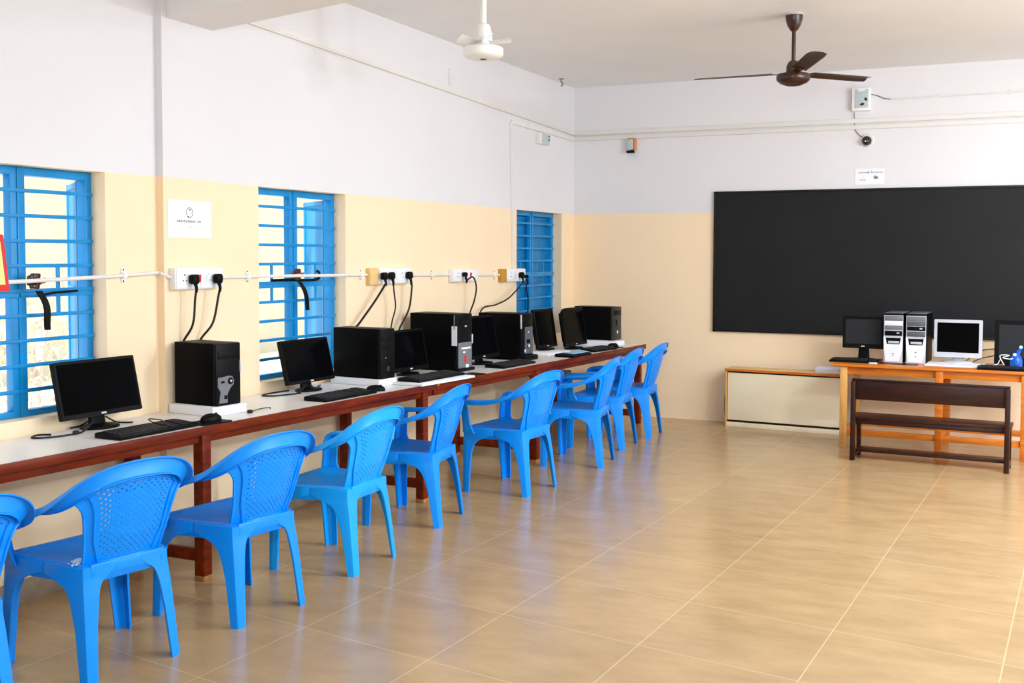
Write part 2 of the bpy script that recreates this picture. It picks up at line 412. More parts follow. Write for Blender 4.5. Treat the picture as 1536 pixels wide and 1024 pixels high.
def cond(name, label, pts, r=.0095):
    bm = bmesh.new(); tube(bm, pts, r, 10, 0)
    return tag(finish(name, bm, M['offwhite']), label, 'conduit', None)
cond('wall_conduit', 'white round conduit crossing the nearest window towards the pillar sockets', [(.012, 1.0, 1.455), (.012, 3.2, 1.462), (.012, 4.12, 1.484), (.012, 4.44, 1.498), (.03, 4.447, 1.496), (PX+.012, 4.475, 1.475), (PX+.012, 4.50, 1.472)])
cond('wall_conduit', 'white round conduit crossing the second window between pillar and four plug board', [(.012, 4.87, 1.466), (.012, 5.4, 1.464), (.012, 6.2, 1.457), (.012, 6.47, 1.455)])
cond('wall_conduit', 'white round conduit between the four plug board and the single plug board', [(.012, 7.03, 1.442), (.012, 7.68, 1.436)])
cond('wall_conduit', 'white round conduit leading to the ochre ended socket board', [(.012, 8.12, 1.427), (.012, 8.6, 1.42)])
def clip(y, z, label):
    t = thing('conduit_clip', label, 'clip', (0, y, z), 0, 'saddle clips on the wall conduit')
    bm = bmesh.new(); box(bm, (.004, 0, 0), (.006, .022, .075), .003); box(bm, (.016, 0, 0), (.018, .022, .03), .004); finish('saddle', bm, M['white'], t)
    for s in (-1, 1):
        bm = bmesh.new(); lathe(bm, [(.004, 0), (.005, .002), (.002, .004)], (.007, 0, s*.029), 10, (1, 0, 0)); finish('screw', bm, M['dgrey'], t)
clip(4.205, 1.488, 'white conduit saddle clip between the nearest window and the pillar')
clip(5.187, 1.467, 'white conduit saddle clip on the wall just beyond the pillar')
clip(6.40, 1.455, 'white conduit saddle clip left of the four plug board')
clip(7.40, 1.440, 'white conduit saddle clip between two socket boards')
clip(8.50, 1.422, 'white conduit saddle clip left of the ochre ended board')

# ------------------------------------------------------------------ socket boards, plugs, cords
def board(label, x, y0, y1, z0, z1, block=None, sw=()):
    t = thing('socket_board', label, 'socket', (x, (y0+y1)/2, (z0+z1)/2))
    h = z1-z0; L = y1-y0; off = 0
    if block:
        bl = L*.2
        bm = bmesh.new(); box(bm, (.02, -L/2+bl/2, 0), (.04, bl, h), .004); finish('end_block', bm, M[block], t)['label'] = 'wooden end block'
        off = bl
    bm = bmesh.new(); box(bm, (.0225, off/2, 0), (.045, L-off, h), .006); finish('back_box', bm, M['white'], t)
    n = 2 if L > .36 else 1
    for k in range(n):
        w = (L-off)/n
        bm = bmesh.new(); box(bm, (.047, -L/2+off+w*(k+.5), 0), (.006, w*.94, h*.9), .003); pl = finish('face_plate', bm, M['white'], t)
        bm = bmesh.new()
        for (dy, dz, r) in ((0, .02, .0045), (-.012, -.01, .0035), (.012, -.01, .0035)):
            lathe(bm, [(r, 0), (r, .002)], (.0495, -L/2+off+w*(k+.35)+dy, dz), 10, (1, 0, 0))
        finish('socket_hole', bm, M['black'], pl)
    for y, m in sw:
        bm = bmesh.new(); box(bm, (.052, y-(y0+y1)/2, 0), (.01, .022, .042), .003, Matrix.Rotation(.12, 3, 'Y')); finish('rocker_switch', bm, M[m], t)
    return t
board('long white socket board with two black plugs on the pillar', PX, 4.487, 4.864, 1.408, 1.522, None, ((4.665, 'red'), (4.735, 'white')))
board('white socket board holding several black plugs with a tan end block', 0, 6.475, 7.03, 1.385, 1.50, 'tan', ((6.80, 'white'), (6.86, 'white')))
board('short white socket board with one black plug and a red switch', 0, 7.68, 8.118, 1.378, 1.48, None, ((7.90, 'white'), (7.975, 'red')))
board('white socket board with an ochre end beside the shuttered window', 0, 8.594, 9.075, 1.358, 1.472, 'ochre', ((8.80, 'white'),))
def cord(label, x, y, z, pts, r=.0065, big=1):
    t = thing('power_cord', label, 'cord', (x, y, z))
    bm = bmesh.new()
    rings = []
    for dx, w, h in ((0, .030, .032), (.012, .034, .036), (.028, .032, .036), (.036, .024, .026), (.038, .012, .014)):
        rings.append([Vector((dx, p[0]*big, p[1]*big)) for p in rrect(w*1.55, h*1.45, .008*1.4)])
    loft(bm, rings)
    tube(bm, [(.022, 0, -.02), (.03, 0, -.045), (.03, 0, -.07)], [.011, .009, .0075], 8, 4)
    finish('plug', bm, M['black'], t)
    P = [(.03, 0, -.05)]+[(a-x, b-y, c-z) for a, b, c in pts]
    bm = bmesh.new(); tube(bm, P, r, 8, 6); finish('cable', bm, M['cord'], t)
xs = PX+.0575
cord('black power cord from the left plug on the pillar down to the nearest tower', xs, 4.60, 1.462, [(.125, 4.60, 1.36), (.115, 4.59, 1.22), (.062, 4.57, 1.12), (.0545, 4.56, 1.02), (.0545, 4.56, .86)])
cord('black power cord from the right plug on the pillar down behind the nearest tower', xs, 4.79, 1.462, [(.125, 4.785, 1.36), (.115, 4.75, 1.22), (.066, 4.70, 1.12), (.0545, 4.70, 1.0), (.0545, 4.70, .8)])
xs = .0575
cord('thick black cord slanting left from the four plug board to the second tower', xs, 6.60, 1.445, [(.09, 6.58, 1.38), (.075, 6.47, 1.27), (.06, 6.30, 1.13), (.04, 6.24, 1.06), (.03, 6.22, .80)], .008)
cord('black cord hanging straight from the middle plug of the four plug board', xs, 6.70, 1.445, [(.09, 6.705, 1.33), (.08, 6.74, 1.22), (.06, 6.72, 1.1), (.03, 6.72, .9), (.03, 6.7, .78)], .0055)
cord('black cord hanging from the right plug of the four plug board', xs, 6.95, 1.445, [(.09, 6.955, 1.36), (.08, 6.93, 1.2), (.055, 6.83, 1.05), (.03, 6.82, .9), (.03, 6.8, .78)], .007)
cord('black cord hanging from the single plug board to the white edged tower', xs, 7.83, 1.437, [(.11, 7.90, 1.415), (.12, 7.94, 1.33), (.10, 7.94, 1.22), (.06, 7.93, 1.1), (.03, 7.92, .9), (.03, 7.9, .78)], .0065, .7)
cord('black cord curving left from the ochre ended board to a tower top', xs, 8.93, 1.415, [(.09, 8.86, 1.32), (.09, 8.62, 1.22), (.07, 8.40, 1.17), (.045, 8.20, 1.145), (.03, 8.14, 1.0), (.03, 8.1, .78)], .0065)
cord('black cord hanging in front of the blue shutters from the ochre ended board', xs, 9.03, 1.40, [(.07, 9.04, 1.3), (.06, 9.10, 1.2), (.05, 9.12, 1.05), (.04, 9.12, .85), (.04, 9.1, .77)], .006, .6)

# ------------------------------------------------------------------ notices, boxes and camera on the walls
t = thing('paper_notice', 'white paper notice with an oval emblem taped to the pillar', 'notice', (PX, 4.654, 1.784))
bm = bmesh.new(); box(bm, (.0015, 0, 0), (.002, .338, .20), 0); finish('sheet', bm, M['paper'], t, 0)
bm = bmesh.new()
def ring_yz(bm, cy, cz, ry, rz, w, x, n=32):
    o = []
    for k in range(n):
        a = 2*PI*k/n; o.append((math.cos(a), math.sin(a)))
    A = [bm.verts.new((x, cy+ry*c, cz+rz*s)) for c, s in o]; B = [bm.verts.new((x, cy+(ry-w)*c, cz+(rz-w)*s)) for c, s in o]
    for k in range(n): bm.faces.new((A[k], A[(k+1) % n], B[(k+1) % n], B[k]))
ring_yz(bm, -.005, .035, .027, .028, .003, .0032)
box(bm, (.003, -.003, .05), (.001, .012, .006)); box(bm, (.003, -.013, .013), (.001, .01, .006)); box(bm, (.003, .008, .032), (.001, .014, .002), 0, Matrix.Rotation(.4, 3, 'X'))
finish('emblem', bm, M['ink'], t, 0)
bm = bmesh.new()
y = -.098
while y < .082:                      # a line of worn, unreadable serif capitals
    w = random.choice((.007, .009, .010))
    if random.random() < .9:
        box(bm, (.003, y, -.012), (.001, .0022, .011)); box(bm, (.003, y+w*.55, -.012), (.001, .0016, .011)); box(bm, (.003, y+w*.27, -.012+random.choice((-.005, 0, .005))), (.001, w*.6, .0016))
    y += w+.0045
box(bm, (.003, -.002, -.042), (.001, .012, .003))
finish('print', bm, M['ink'], t, 0)

t = thing('paper_notice', 'white plastic sleeved notice pinned above the blackboard', 'notice', (2.862, D, 2.307))
bm = bmesh.new(); box(bm, (0, -.002, 0), (.25, .003, .142), 0); finish('sheet', bm, M['paper'], t, 0)
bm = bmesh.new()
for k in range(17):
    if k != 8: box(bm, (-.092+.0125*k, -.0042, .036), (.007, .001, .011))
finish('print', bm, M['inklight'], t, 0)
bm = bmesh.new(); box(bm, (-.012, -.0042, .036), (.016, .001, .014)); box(bm, (.016, -.0042, .043), (.006, .001, .018))
for k in range(5): box(bm, (-.08+.011*k, -.0042, -.03), (.006, .001, .010))
box(bm, (-.052, -.0042, -.008), (.005, .001, .005))
lathe(bm, [(.016, 0), (.016, .001)], (.05, -.004, -.008), 12, (0, -1, 0)); lathe(bm, [(.010, 0), (.010, .001)], (.066, -.004, -.012), 12, (0, -1, 0))
finish('sketch', bm, M['inklight'], t, 0)

t = thing('switch_box', 'white framed square switch box with pale grey plate high on the back wall', 'switch box', (2.785, D, 2.995))
bm = bmesh.new(); box(bm, (0, -.03, 0), (.16, .06, .205), .006); finish('box', bm, M['white'], t)
bm = bmesh.new(); box(bm, (.003, -.0615, .005), (.118, .006, .165), .002); pl = finish('plate', bm, M['palegrey'], t)
bm = bmesh.new()
for x, z, r in ((.038, .0, .012), (.044, -.008, .01), (.010, -.045, .012), (.0, -.05, .009), (.022, -.044, .008)): lathe(bm, [(r, 0), (r*.8, .002)], (x, -.0645, z), 12, (0, -1, 0))
finish('hole', bm, M['dgrey'], pl)
bm = bmesh.new(); prism(bm, [(-.035, .088), (.045, .088), (.02, .066), (.005, .074), (-.012, .062)], .003, Matrix.Translation((0, -.0645, 0)) @ Matrix.Rotation(PI/2, 4, 'X'))
finish('torn_label', bm, M['white'], pl, 0)
t = thing('lead_wire', 'thin brown wire dangling from the switch box to the dome camera', 'wire', (2.72, D, 2.89))
bm = bmesh.new(); tube(bm, [(0, -.02, 0), (.004, -.012, -.08), (.012, -.012, -.16), (.05, -.012, -.21), (.085, -.015, -.235)], .003, 6, 6); finish('wire', bm, M['brownfan'], t)
t = thing('lead_wire', 'thin brown wire sagging right from the switch box to a wall conduit', 'wire', (2.865, D, 3.04))
bm = bmesh.new(); tube(bm, [(0, -.02, 0), (.06, -.01, -.018), (.11, -.01, -.042), (.165, -.01, -.052)], .003, 6, 6); finish('wire', bm, M['brownfan'], t)
t = thing('dome_camera', 'small brown dome camera on the back wall below the switch box', 'camera', (2.835, D, 2.625))
bm = bmesh.new(); lathe(bm, [(.058, 0), (.058, .018), (.05, .03)], (.006, 0, .006), 24, (0, -1, 0)); finish('base', bm, M['offwhite'], t)
bm = bmesh.new(); lathe(bm, [(.044*math.cos(a), .05*math.sin(a)) for a in [PI/2*k/8 for k in range(9)][:-1]]+[(.001, .05)], (0, -.028, 0), 24, (-.12, -1, -.25)); d_ = finish('dome', bm, M['lens'], t)
bm = bmesh.new(); lathe(bm, [(.007, 0), (.003, .003)], (-.004, -.078, -.008), 10, (-.1, -1, -.1)); finish('lens', bm, M['white'], d_)
t = thing('wall_sensor', 'small grey and orange box camera hanging under the back wall trunking', 'camera', (.615, D, 2.67))
bm = bmesh.new(); box(bm, (-.004, -.03, .01), (.06, .06, .11), .005, Matrix.Rotation(-.12, 3, 'Z')); finish('housing', bm, M['palegrey'], t)
bm = bmesh.new(); box(bm, (.04, -.022, .01), (.018, .045, .11), .004); finish('side_cover', bm, M['orangebox'], t)
bm = bmesh.new(); box(bm, (0, -.032, .062), (.062, .062, .016), .004); finish('cap', bm, M['ochre'], t)
bm = bmesh.new(); box(bm, (.0, -.045, -.064), (.075, .06, .022), .008); box(bm, (.012, -.03, -.045), (.025, .03, .03), .004); finish('lens_mount', bm, M['black'], t)
t = thing('junction_box', 'pale blue junction box high on the left wall near the corner', 'junction box', (0, 9.51, 2.68))
bm = bmesh.new(); box(bm, (.02, 0, 0), (.04, .23, .105), .004); finish('box', bm, M['offwhite'], t)
bm = bmesh.new(); box(bm, (.042, .03, -.002), (.006, .165, .095), .002); pl = finish('plate', bm, M['palegrey'], t)
bm = bmesh.new(); box(bm, (.047, .10, .03), (.006, .02, .016), .002); box(bm, (.047, .10, -.002), (.006, .02, .02), .002); finish('knob', bm, M['black'], pl)
t = thing('ceiling_hook', 'tiny steel hook fixed in the ceiling near the far corner', 'hook', (.112, 9.742, H))
bm = bmesh.new(); lathe(bm, [(.03, -.004), (.03, -.001)], (0, 0, 0), 12); tube(bm, [(0, 0, -.003), (0, 0, -.03), (.02, 0, -.05), (0, 0, -.07)], .007, 6, 4); finish('hook', bm, M['grey'], t)

# hanging things on the window latches
t = thing('latch_rod', 'black latch rod with a hooked end across the second window', 'latch', (-.07, 5.80, 1.455))
bm = bmesh.new(); tube(bm, [(0, -.28, -.02), (0, -.1, -.02), (.0, .1, -.026), (.0, .2, -.022), (0, .225, 0), (0, .215, .025), (0, .20, .03)], .009, 8, 4); finish('rod', bm, M['black'], t)
bm = bmesh.new(); box(bm, (.0, .02, .01), (.02, .05, .03), .004); finish('keeper', bm, M['grey'], t)
def strap(label, y, z, dy, red):
    t = thing('latch_strap', label, 'strap', (-.05, y, z))
    bm = bmesh.new()
    rings = []
    for u in range(9):
        f = u/8; yy = dy*f+.012*math.sin(f*5); zz = -.0-.185*f; w = .017*(1-.1*f); xx = .03+.02*math.sin(f*2.5)
        rings.append([Vector((xx-.005, yy-w, zz)), Vector((xx-.005, yy+w, zz)), Vector((xx+.005, yy+w, zz)), Vector((xx+.005, yy-w, zz))])
    loft(bm, rings); finish('tail', bm, M['black'], t)
    bm = bmesh.new()
    for k in range(7):
        a = k*1.3; box(bm, (.03+.01*math.cos(a), -.03+.014*math.sin(a)-(.0), .02+.014*k*.6), (.028, .042, .022), .007, Matrix.Rotation(a*.4, 3, 'X'))
    finish('knot', bm, M['brownfan'], t)['label'] = 'dark brown cloth knot'
    bm = bmesh.new(); box(bm, (.045, red, .045), (.02, .045, .024), .008, Matrix.Rotation(.3, 3, 'X')); finish('tag', bm, M['red'], t)
strap('black strap with knotted brown and red cloth hanging on the nearest window', 3.70, 1.425, .05, .012)
strap('black strap with knotted dark red cloth hanging on the second window', 5.73, 1.425, .085, -.03)
t = thing('latch_rod', 'thin black latch wire across the lower part of the nearest window', 'latch', (-.06, 3.72, 1.40))
bm = bmesh.new(); tube(bm, [(0, .02, 0), (0, .12, .012), (0, .25, .016)], .006, 6, 4); finish('rod', bm, M['black'], t)
t = thing('wall_pennant', 'red bordered yellow card hanging at the left edge of the nearest window', 'card', (.03, 3.47, 1.43))
Mx = Matrix.Translation((0, 0, 0)) @ Matrix.Rotation(PI/2, 4, 'Z') @ Matrix.Rotation(PI/2, 4, 'X')
bm = bmesh.new(); prism(bm, [(-.24, 0), (.022, 0), (-.006, .25), (-.2, .28)], .006, Mx); finish('border', bm, M['red'], t, 0)
bm = bmesh.new(); prism(bm, [(-.21, .03), (.0, .03), (-.024, .22), (-.18, .24)], .008, Mx); finish('card', bm, M['yellow'], t, 0)

# ------------------------------------------------------------------ ceiling fans
t = thing('ceiling_fan', 'white ceiling fan with stubby blade brackets hanging near the beam', 'fan', (1.145, 6.0, H))
Z = -H
bm = bmesh.new(); lathe(bm, [(.0185, Z+2.86), (.0185, -.06)], (0, 0, 0), 16); finish('down_rod', bm, M['whitefan'], t)
bm = bmesh.new(); lathe(bm, [(.03, -.12), (.055, -.06), (.06, 0)], (0, 0, 0), 24); finish('ceiling_cup', bm, M['whitefan'], t)
bm = bmesh.new(); lathe(bm, [(.056, Z+2.882), (.052, Z+2.93), (.042, Z+2.975), (.034, Z+2.985), (.02, Z+2.99)], (0, 0, 0), 24); finish('lower_cup', bm, M['whitefan'], t)
bm = bmesh.new(); lathe(bm, [(.02, Z+2.777), (.10, Z+2.783), (.118, Z+2.797), (.12, Z+2.80), (.122, Z+2.832), (.12, Z+2.842), (.09, Z+2.856), (.04, Z+2.868), (.036, Z+2.884)], (0, 0, 0), 32); mo = finish('motor', bm, M['whitefan'], t)
bm = bmesh.new(); lathe(bm, [(.02, Z+2.774), (.02, Z+2.779)], (0, 0, 0), 16); finish('bottom_hole', bm, M['dgrey'], mo)
for k in range(5):
    a = math.radians(20+72*k)
    bm = bmesh.new()
    pts = [(.04, -.02), (.10, -.03), (.165, -.036), (.172, 0), (.165, .036), (.10, .03), (.04, .02)]
    prism(bm, pts, .004, Matrix.Translation((0, 0, Z+2.874)) @ Matrix.Rotation(a, 4, 'Z') @ Matrix.Rotation(.5, 4, 'X') @ Matrix.Rotation(-.06, 4, 'Y'))
    finish('blade_bracket', bm, M['whitefan'], t)

t = thing('ceiling_fan', 'brown three bladed ceiling fan hanging in front of the blackboard', 'fan', (2.655, 7.80, H))
bm = bmesh.new(); lathe(bm, [(.02, -.118), (.03, -.105), (.045, -.08), (.056, -.045), (.06, -.012)], (0, 0, 0), 28); finish('ceiling_cup', bm, M['brownfan'], t)
bm = bmesh.new(); lathe(bm, [(.062, -.012), (.058, 0)], (0, 0, 0), 28); finish('cup_rim', bm, M['chrome'], t)
bm = bmesh.new(); lathe(bm, [(.014, -.40), (.014, -.10)], (0, 0, 0), 16); finish('down_rod', bm, M['brownfan'], t)
bm = bmesh.new(); lathe(bm, [(.05, -.405), (.048, -.36), (.034, -.33), (.02, -.32)], (0, 0, 0), 24); finish('lower_cup', bm, M['fanblade'], t)
bm = bmesh.new(); lathe(bm, [(.012, -.497), (.05, -.492), (.09, -.476), (.112, -.458), (.115, -.45), (.115, -.425), (.11, -.415), (.06, -.402), (.03, -.40)], (0, 0, 0), 36); finish('motor', bm, M['brownfan'], t)
for k, (ang, tilt) in enumerate(((53, -.20), (173, -.20), (293, -.20))):
    a = math.radians(ang)
    R = Matrix.Translation((0, 0, -.412)) @ Matrix.Rotation(a, 4, 'Z') @ Matrix.Rotation(-.02, 4, 'Y')
    bm = bmesh.new(); prism(bm, [(.09, -.022), (.20, -.03), (.20, .03), (.09, .022)], .005, R @ Matrix.Rotation(tilt, 4, 'X'))
    ir = finish('blade_iron', bm, M['brownfan'], t)
    bm = bmesh.new()
    rings = []
    for u in range(9):
        f = u/8; x = .16+.54*f; w = .05+.012*f; tw = tilt*(1.15-.35*f)
        if f > .95: w *= .86
        rr = []
        for (yy, zz) in ((-w, -.002), (-w*.5, .006), (0, .009), (w*.5, .006), (w, -.002), (w*.5, .003), (0, .006), (-w*.5, .003)):
            rr.append(R @ Vector((x+(.02 if yy > 0 else 0)*(f > .95), yy*math.cos(tw)-zz*math.sin(tw), yy*math.sin(tw)+zz*math.cos(tw)+.004)))
        rings.append(rr)
    loft(bm, rings); finish('blade', bm, M['fanblade'], t)

# ------------------------------------------------------------------ long desk: two tables end to end
DZ = .76
DT = DZ+.0008
def ex(y): return .467+.0687*(y-3.063)
def desk(label, y0, y1, trestles, chip=None):
    t = thing('computer_desk', label, 'desk', (0, y0, 0))
    O = Vector((0, y0, 0))
    bm = bmesh.new()
    prism(bm, [(.016, 0), (ex(y0)-.006, 0), (ex(y1)-.006, y1-y0), (.016, y1-y0)], .022, Matrix.Translation((0, 0, DZ-.022)))
    finish('tabletop', bm, M['laminate'], t, 0)
    bm = bmesh.new(); d = Vector((ex(y1)-ex(y0), y1-y0, 0)); a = math.atan2(d.x, d.y)
    box(bm, Vector((ex(y0)+ex(y1), y1-y0, 0))/2+Vector((-.003, 0, DZ-.021)), (.014, d.length, .042), .003, Matrix.Rotation(-a, 3, 'Z'))
    finish('edge_band', bm, M['redwood'], t)
    bm = bmesh.new()
    box(bm, Vector((ex(y0)+ex(y1), y1-y0, 0))/2+Vector((-.035, 0, DZ-.052)), (.025, d.length-.02, .06), .002, Matrix.Rotation(-a, 3, 'Z'))
    box(bm, (.05, (y1-y0)/2, DZ-.052), (.025, y1-y0-.02, .06), .002)
    finish('apron', bm, M['redwood'], t)
    for y in trestles:
        xf = ex(y)-.035
        for x in (xf, .06):
            bm = bmesh.new(); box(bm, (x, y-y0, (DZ-.024)/2), (.058, .062, DZ-.024), .003); lg = finish('leg', bm, M['redwood'], t)
            bm = bmesh.new(); box(bm, (x, y-y0, .012), (.0595, .0635, .024), .002); finish('foot_tip', bm, M['barewood'], lg)
        bm = bmesh.new(); box(bm, ((xf+.06)/2, y-y0, .12), (xf-.06-.05, .03, .06), .002); finish('stretcher', bm, M['redwood'], t)
        bm = bmesh.new(); box(bm, ((xf+.06)/2, y-y0, DZ-.06), (xf-.06-.05, .03, .07), .002); finish('top_rail', bm, M['redwood'], t)
    if chip:
        bm = bmesh.new(); box(bm, (ex(chip)+.004, chip-y0, DZ-.012), (.004, .035, .014), .001, Matrix.Rotation(.2, 3, 'X')); finish('chipped_edge', bm, M['barewood'], t)
    return t
desk('long white topped red brown desk carrying the nearest tower along the left wall', 1.9, 6.24, (2.35, 4.196, 6.13))
desk('far white topped red brown desk under the last towers, joined at a chipped edge', 6.245, 9.86, (7.69, 9.76), 6.262)

# ------------------------------------------------------------------ computers
RZ = math.radians(-6)
def tower(label, C, z, w, d, h, style, rot=RZ, group=None, frontdir=0):
    """front-near-bottom corner C=(x,y); front looks along local +x, width along +y"""
    t = thing('tower_computer', label, 'computer', (C[0], C[1], z), rot, group)
    bm = bmesh.new(); box(bm, (-d/2-.012, w/2, h/2), (d-.024, w, h), .004); finish('case', bm, M['blackm'], t)
    front = {'silver': 'silver', 'dark': 'dgrey'}.get(style, 'black')
    bm = bmesh.new(); box(bm, (-.012, w/2, h/2), (.026, w, h), .008); fp = finish('front_panel', bm, M['black' if style != 'dark' else 'dgrey'], t)
    X = .002
    def plate(name, m, y, zc, sy, sz, dx=.004, par=None, bev=.002):
        bm = bmesh.new(); box(bm, (X, y, zc), (dx*2, sy, sz), min(bev, dx)); return finish(name, bm, M[m], par or t)
    if style == 'keyhole':
        bm = bmesh.new(); T4 = Matrix.Translation((.0, w/2, 0)) @ Matrix.Rotation(PI/2, 4, 'Z') @ Matrix.Rotation(PI/2, 4, 'X')
        pts = [(-.07, .015), (-.012, .015), (-.012, .06), (.008, .09), (.032, .108), (.035, .13), (.022, .15), (.0, .155), (-.05, .15), (-.078, .15), (-.078, .10), (-.06, .075)]
        prism(bm, pts, .005, T4); pl = finish('inlay', bm, M['grey'], t)
        bm = bmesh.new(); lathe(bm, [(.018, 0), (.018, .004), (.014, .006)], (.004, w/2+.008, .127), 20, (1, 0, 0)); bt = finish('power_button', bm, M['black'], t)
        bm = bmesh.new(); lathe(bm, [(.007, 0), (.006, .004)], (.009, w/2+.008, .127), 12, (1, 0, 0)); finish('button_cap', bm, M['silver'], bt)
        plate('usb_port', 'black', w/2-.045, .125, .022, .012, .006); plate('audio_port', 'black', w/2-.025, .045, .02, .02, .006)
        plate('edge_clip', 'silver', w-.008, .20, .006, .06, .006)
        plate('drive_bay', 'black', w/2, .265, w*.85, .04, .003)
    elif style == 'plain':
        plate('drive_bay', 'black', w/2, h-.06, w*.85, .042, .003); plate('drive_bay', 'black', w/2, h-.11, w*.85, .042, .003)
        plate('indicator', 'silver', w*.35, h*.42, .008, .006, .003); plate('power_button', 'dgrey', w*.5, h*.2, .03, .03, .004)
    elif style == 'lower':
        plate('drive_bay', 'black', w/2, h-.06, w*.8, .042, .003); plate('badge', 'silver', w*.55, h-.09, .02, .012, .005)
        pl = plate('lower_plate', 'grey', w/2, h*.27, w*.86, h*.46, .005)
        plate('card_slot', 'white', w*.55, h*.40, w*.6, .014, .008, t); plate('audio_port', 'white', w*.42, h*.33, .03, .012, .008, t)
        plate('usb_port', 'red', w*.5, h*.21, .028, .05, .008, t); plate('power_button', 'white', w*.62, h*.08, .035, .026, .008, t)
        bm = bmesh.new(); box(bm, (.004, w*.97, h*.55), (.01, .008, h*.16), .002); finish('edge_clip', bm, M['white'], t)
        bm = bmesh.new(); box(bm, (-.02, -.002, h*.62), (.045, .003, h*.34), 0); finish('sticker', bm, M['paper'], t)['label'] = 'white paper sticker on the side'
        bm = bmesh.new(); box(bm, (-.02, -.002, h*.86), (.008, .004, h*.24), 0); finish('side_trim', bm, M['grey'], t)
        bm = bmesh.new(); box(bm, (.0, w/2, .012), (.05, w*1.04, .024), .008); finish('foot', bm, M['black'], t)
    elif style == 'long':
        plate('drive_bay', 'black', w/2, h-.06, w*.8, .042, .003)
        pl = plate('lower_plate', 'mgrey', w*.6, h*.42, w*.62, h*.58, .005)
        plate('indicator', 'white', w*.55, h*.60, .012, .012, .008); plate('audio_port', 'black', w*.55, h*.40, w*.3, .03, .007); plate('power_button', 'white', w*.6, h*.30, .02, .02, .009)
        plate('usb_port', 'black', w*.5, h*.28, .02, .016, .007); plate('edge_clip', 'white', w*.3, h*.2, .012, .024, .008)
        bm = bmesh.new(); box(bm, (-.002, .004, h*.83), (.014, .008, h*.3), .002); finish('side_trim', bm, M['silver'], t)
        bm = bmesh.new(); box(bm, (.012, w/2, .02), (.08, w*1.02, .04), .012); finish('foot', bm, M['black'], t)
    elif style == 'dark':
        plate('drive_bay', 'black', w/2, h-.055, w*.8, .042, .003); plate('power_button', 'black', w*.4, h*.52, .03, .06, .004)
        plate('usb_port', 'white', w*.5, h*.27, .02, .012, .004); plate('usb_port', 'white', w*.5, h*.225, .02, .012, .004); plate('edge_clip', 'silver', w*.95, h*.55, .008, .09, .006)
    elif style in ('silverA', 'silverB'):
        A = style == 'silverA'
        bm = bmesh.new(); T4 = Matrix.Translation((0, w/2, 0)) @ Matrix.Rotation(PI/2, 4, 'Z') @ Matrix.Rotation(PI/2, 4, 'X')
        q = w/2
        prism(bm, [(-q*.98, .0), (q*.98, 0), (q, h*.96), (-q, h*.96)], .004, T4); finish('fascia', bm, M['silver'], t)
        bm = bmesh.new(); prism(bm, [(-q*.80, .01), (q*.62, .01), (q*.98, h*.28), (q*1.0, h*.56), (q*.80, h*.5), (q*.66, h*.37), (-q*.66, h*.37), (-q*.8, h*.5), (-q*1.0, h*.53), (-q*.96, h*.28)], .012, T4)
        finish('lower_fascia', bm, M['white'], t)
        plate('power_button', 'grey', w*.5, h*.18 if A else h*.23, .014, .008, .0145); plate('indicator', 'grey', w*.5, h*.14, .012, .006, .0135)
        plate('top_vent', 'grey', w/2, h*.90, w*.94, h*.10, .0055)
        plate('drive_bay', 'white' if A else 'mgrey', w/2, h*.80, w*.94, h*.09, .006)
        plate('blank_bay', 'grey' if A else 'black', w/2, h*.705, w*.92, h*.085, .0055)
        plate('drive_bay', 'black' if A else 'mgrey', w/2, h*.595, w*.9, h*.10, .0065)
        plate('eject_button', 'silver', w*.74, h*.60 if A else h*.705, .022, .012, .009)
        bm = bmesh.new(); prism(bm, [(-q*.82, h*.50), (q*.82, h*.50), (q*.66, h*.375), (-q*.66, h*.375)], .009, T4); pt = finish('port_panel', bm, M['black'], t)
        plate('port_strip', 'silver', w*.52, h*.415, w*.56, .02, .012, pt)
        bm = bmesh.new(); box(bm, (-d/2, w/2, h+.001), (d*.98, w*.97, .003), .001); finish('top_cover', bm, M['grey'], t)
    return t
def slab(label, C, w, d, h, z=DT, rot=RZ, m='paper'):
    bm = bmesh.new(); box(bm, (-d/2, w/2, h/2), (d, w, h), .004)
    o = finish('plinth_board', bm, M[m]); o.location = (C[0], C[1], z); o.rotation_euler = (0, 0, rot)
    return tag(o, label, 'board')
slab('white board block under the nearest black tower', (.380, 4.43), .24, .322, .048)
tower('nearest black tower with a grey keyhole shaped inlay on its front', (.372, 4.466), DT+.048, .176, .305, .325, 'keyhole')
slab('white board block under the plain black tower by the second window', (.455, 5.915), .19, .40, .042)
tower('plain black tower on a white block right of the second window', (.45, 5.94), DT+.042, .15, .385, .32, 'plain')
tower('tall black tower with white sticker and silver lower front', (.49, 6.90), DT, .20, .41, .412, 'lower')
tower('black tower with a long grey front plate beside the blue shutters', (.555, 7.86), DT, .19, .40, .37, 'long')
slab('white board block under the last tower on the desk', (.77, 9.42), .24, .50, .045)
tower('dark grey fronted tower at the far end of the desk', (.72, 9.54), DT+.045, .185, .40, .31, 'dark')
slab('thin white block under the tilted monitor by the shutters', (.60, 8.30), .40, .25, .02)
slab('small grey white adapter block beside the sticker tower', (.36, 7.15), .11, .10, .03)

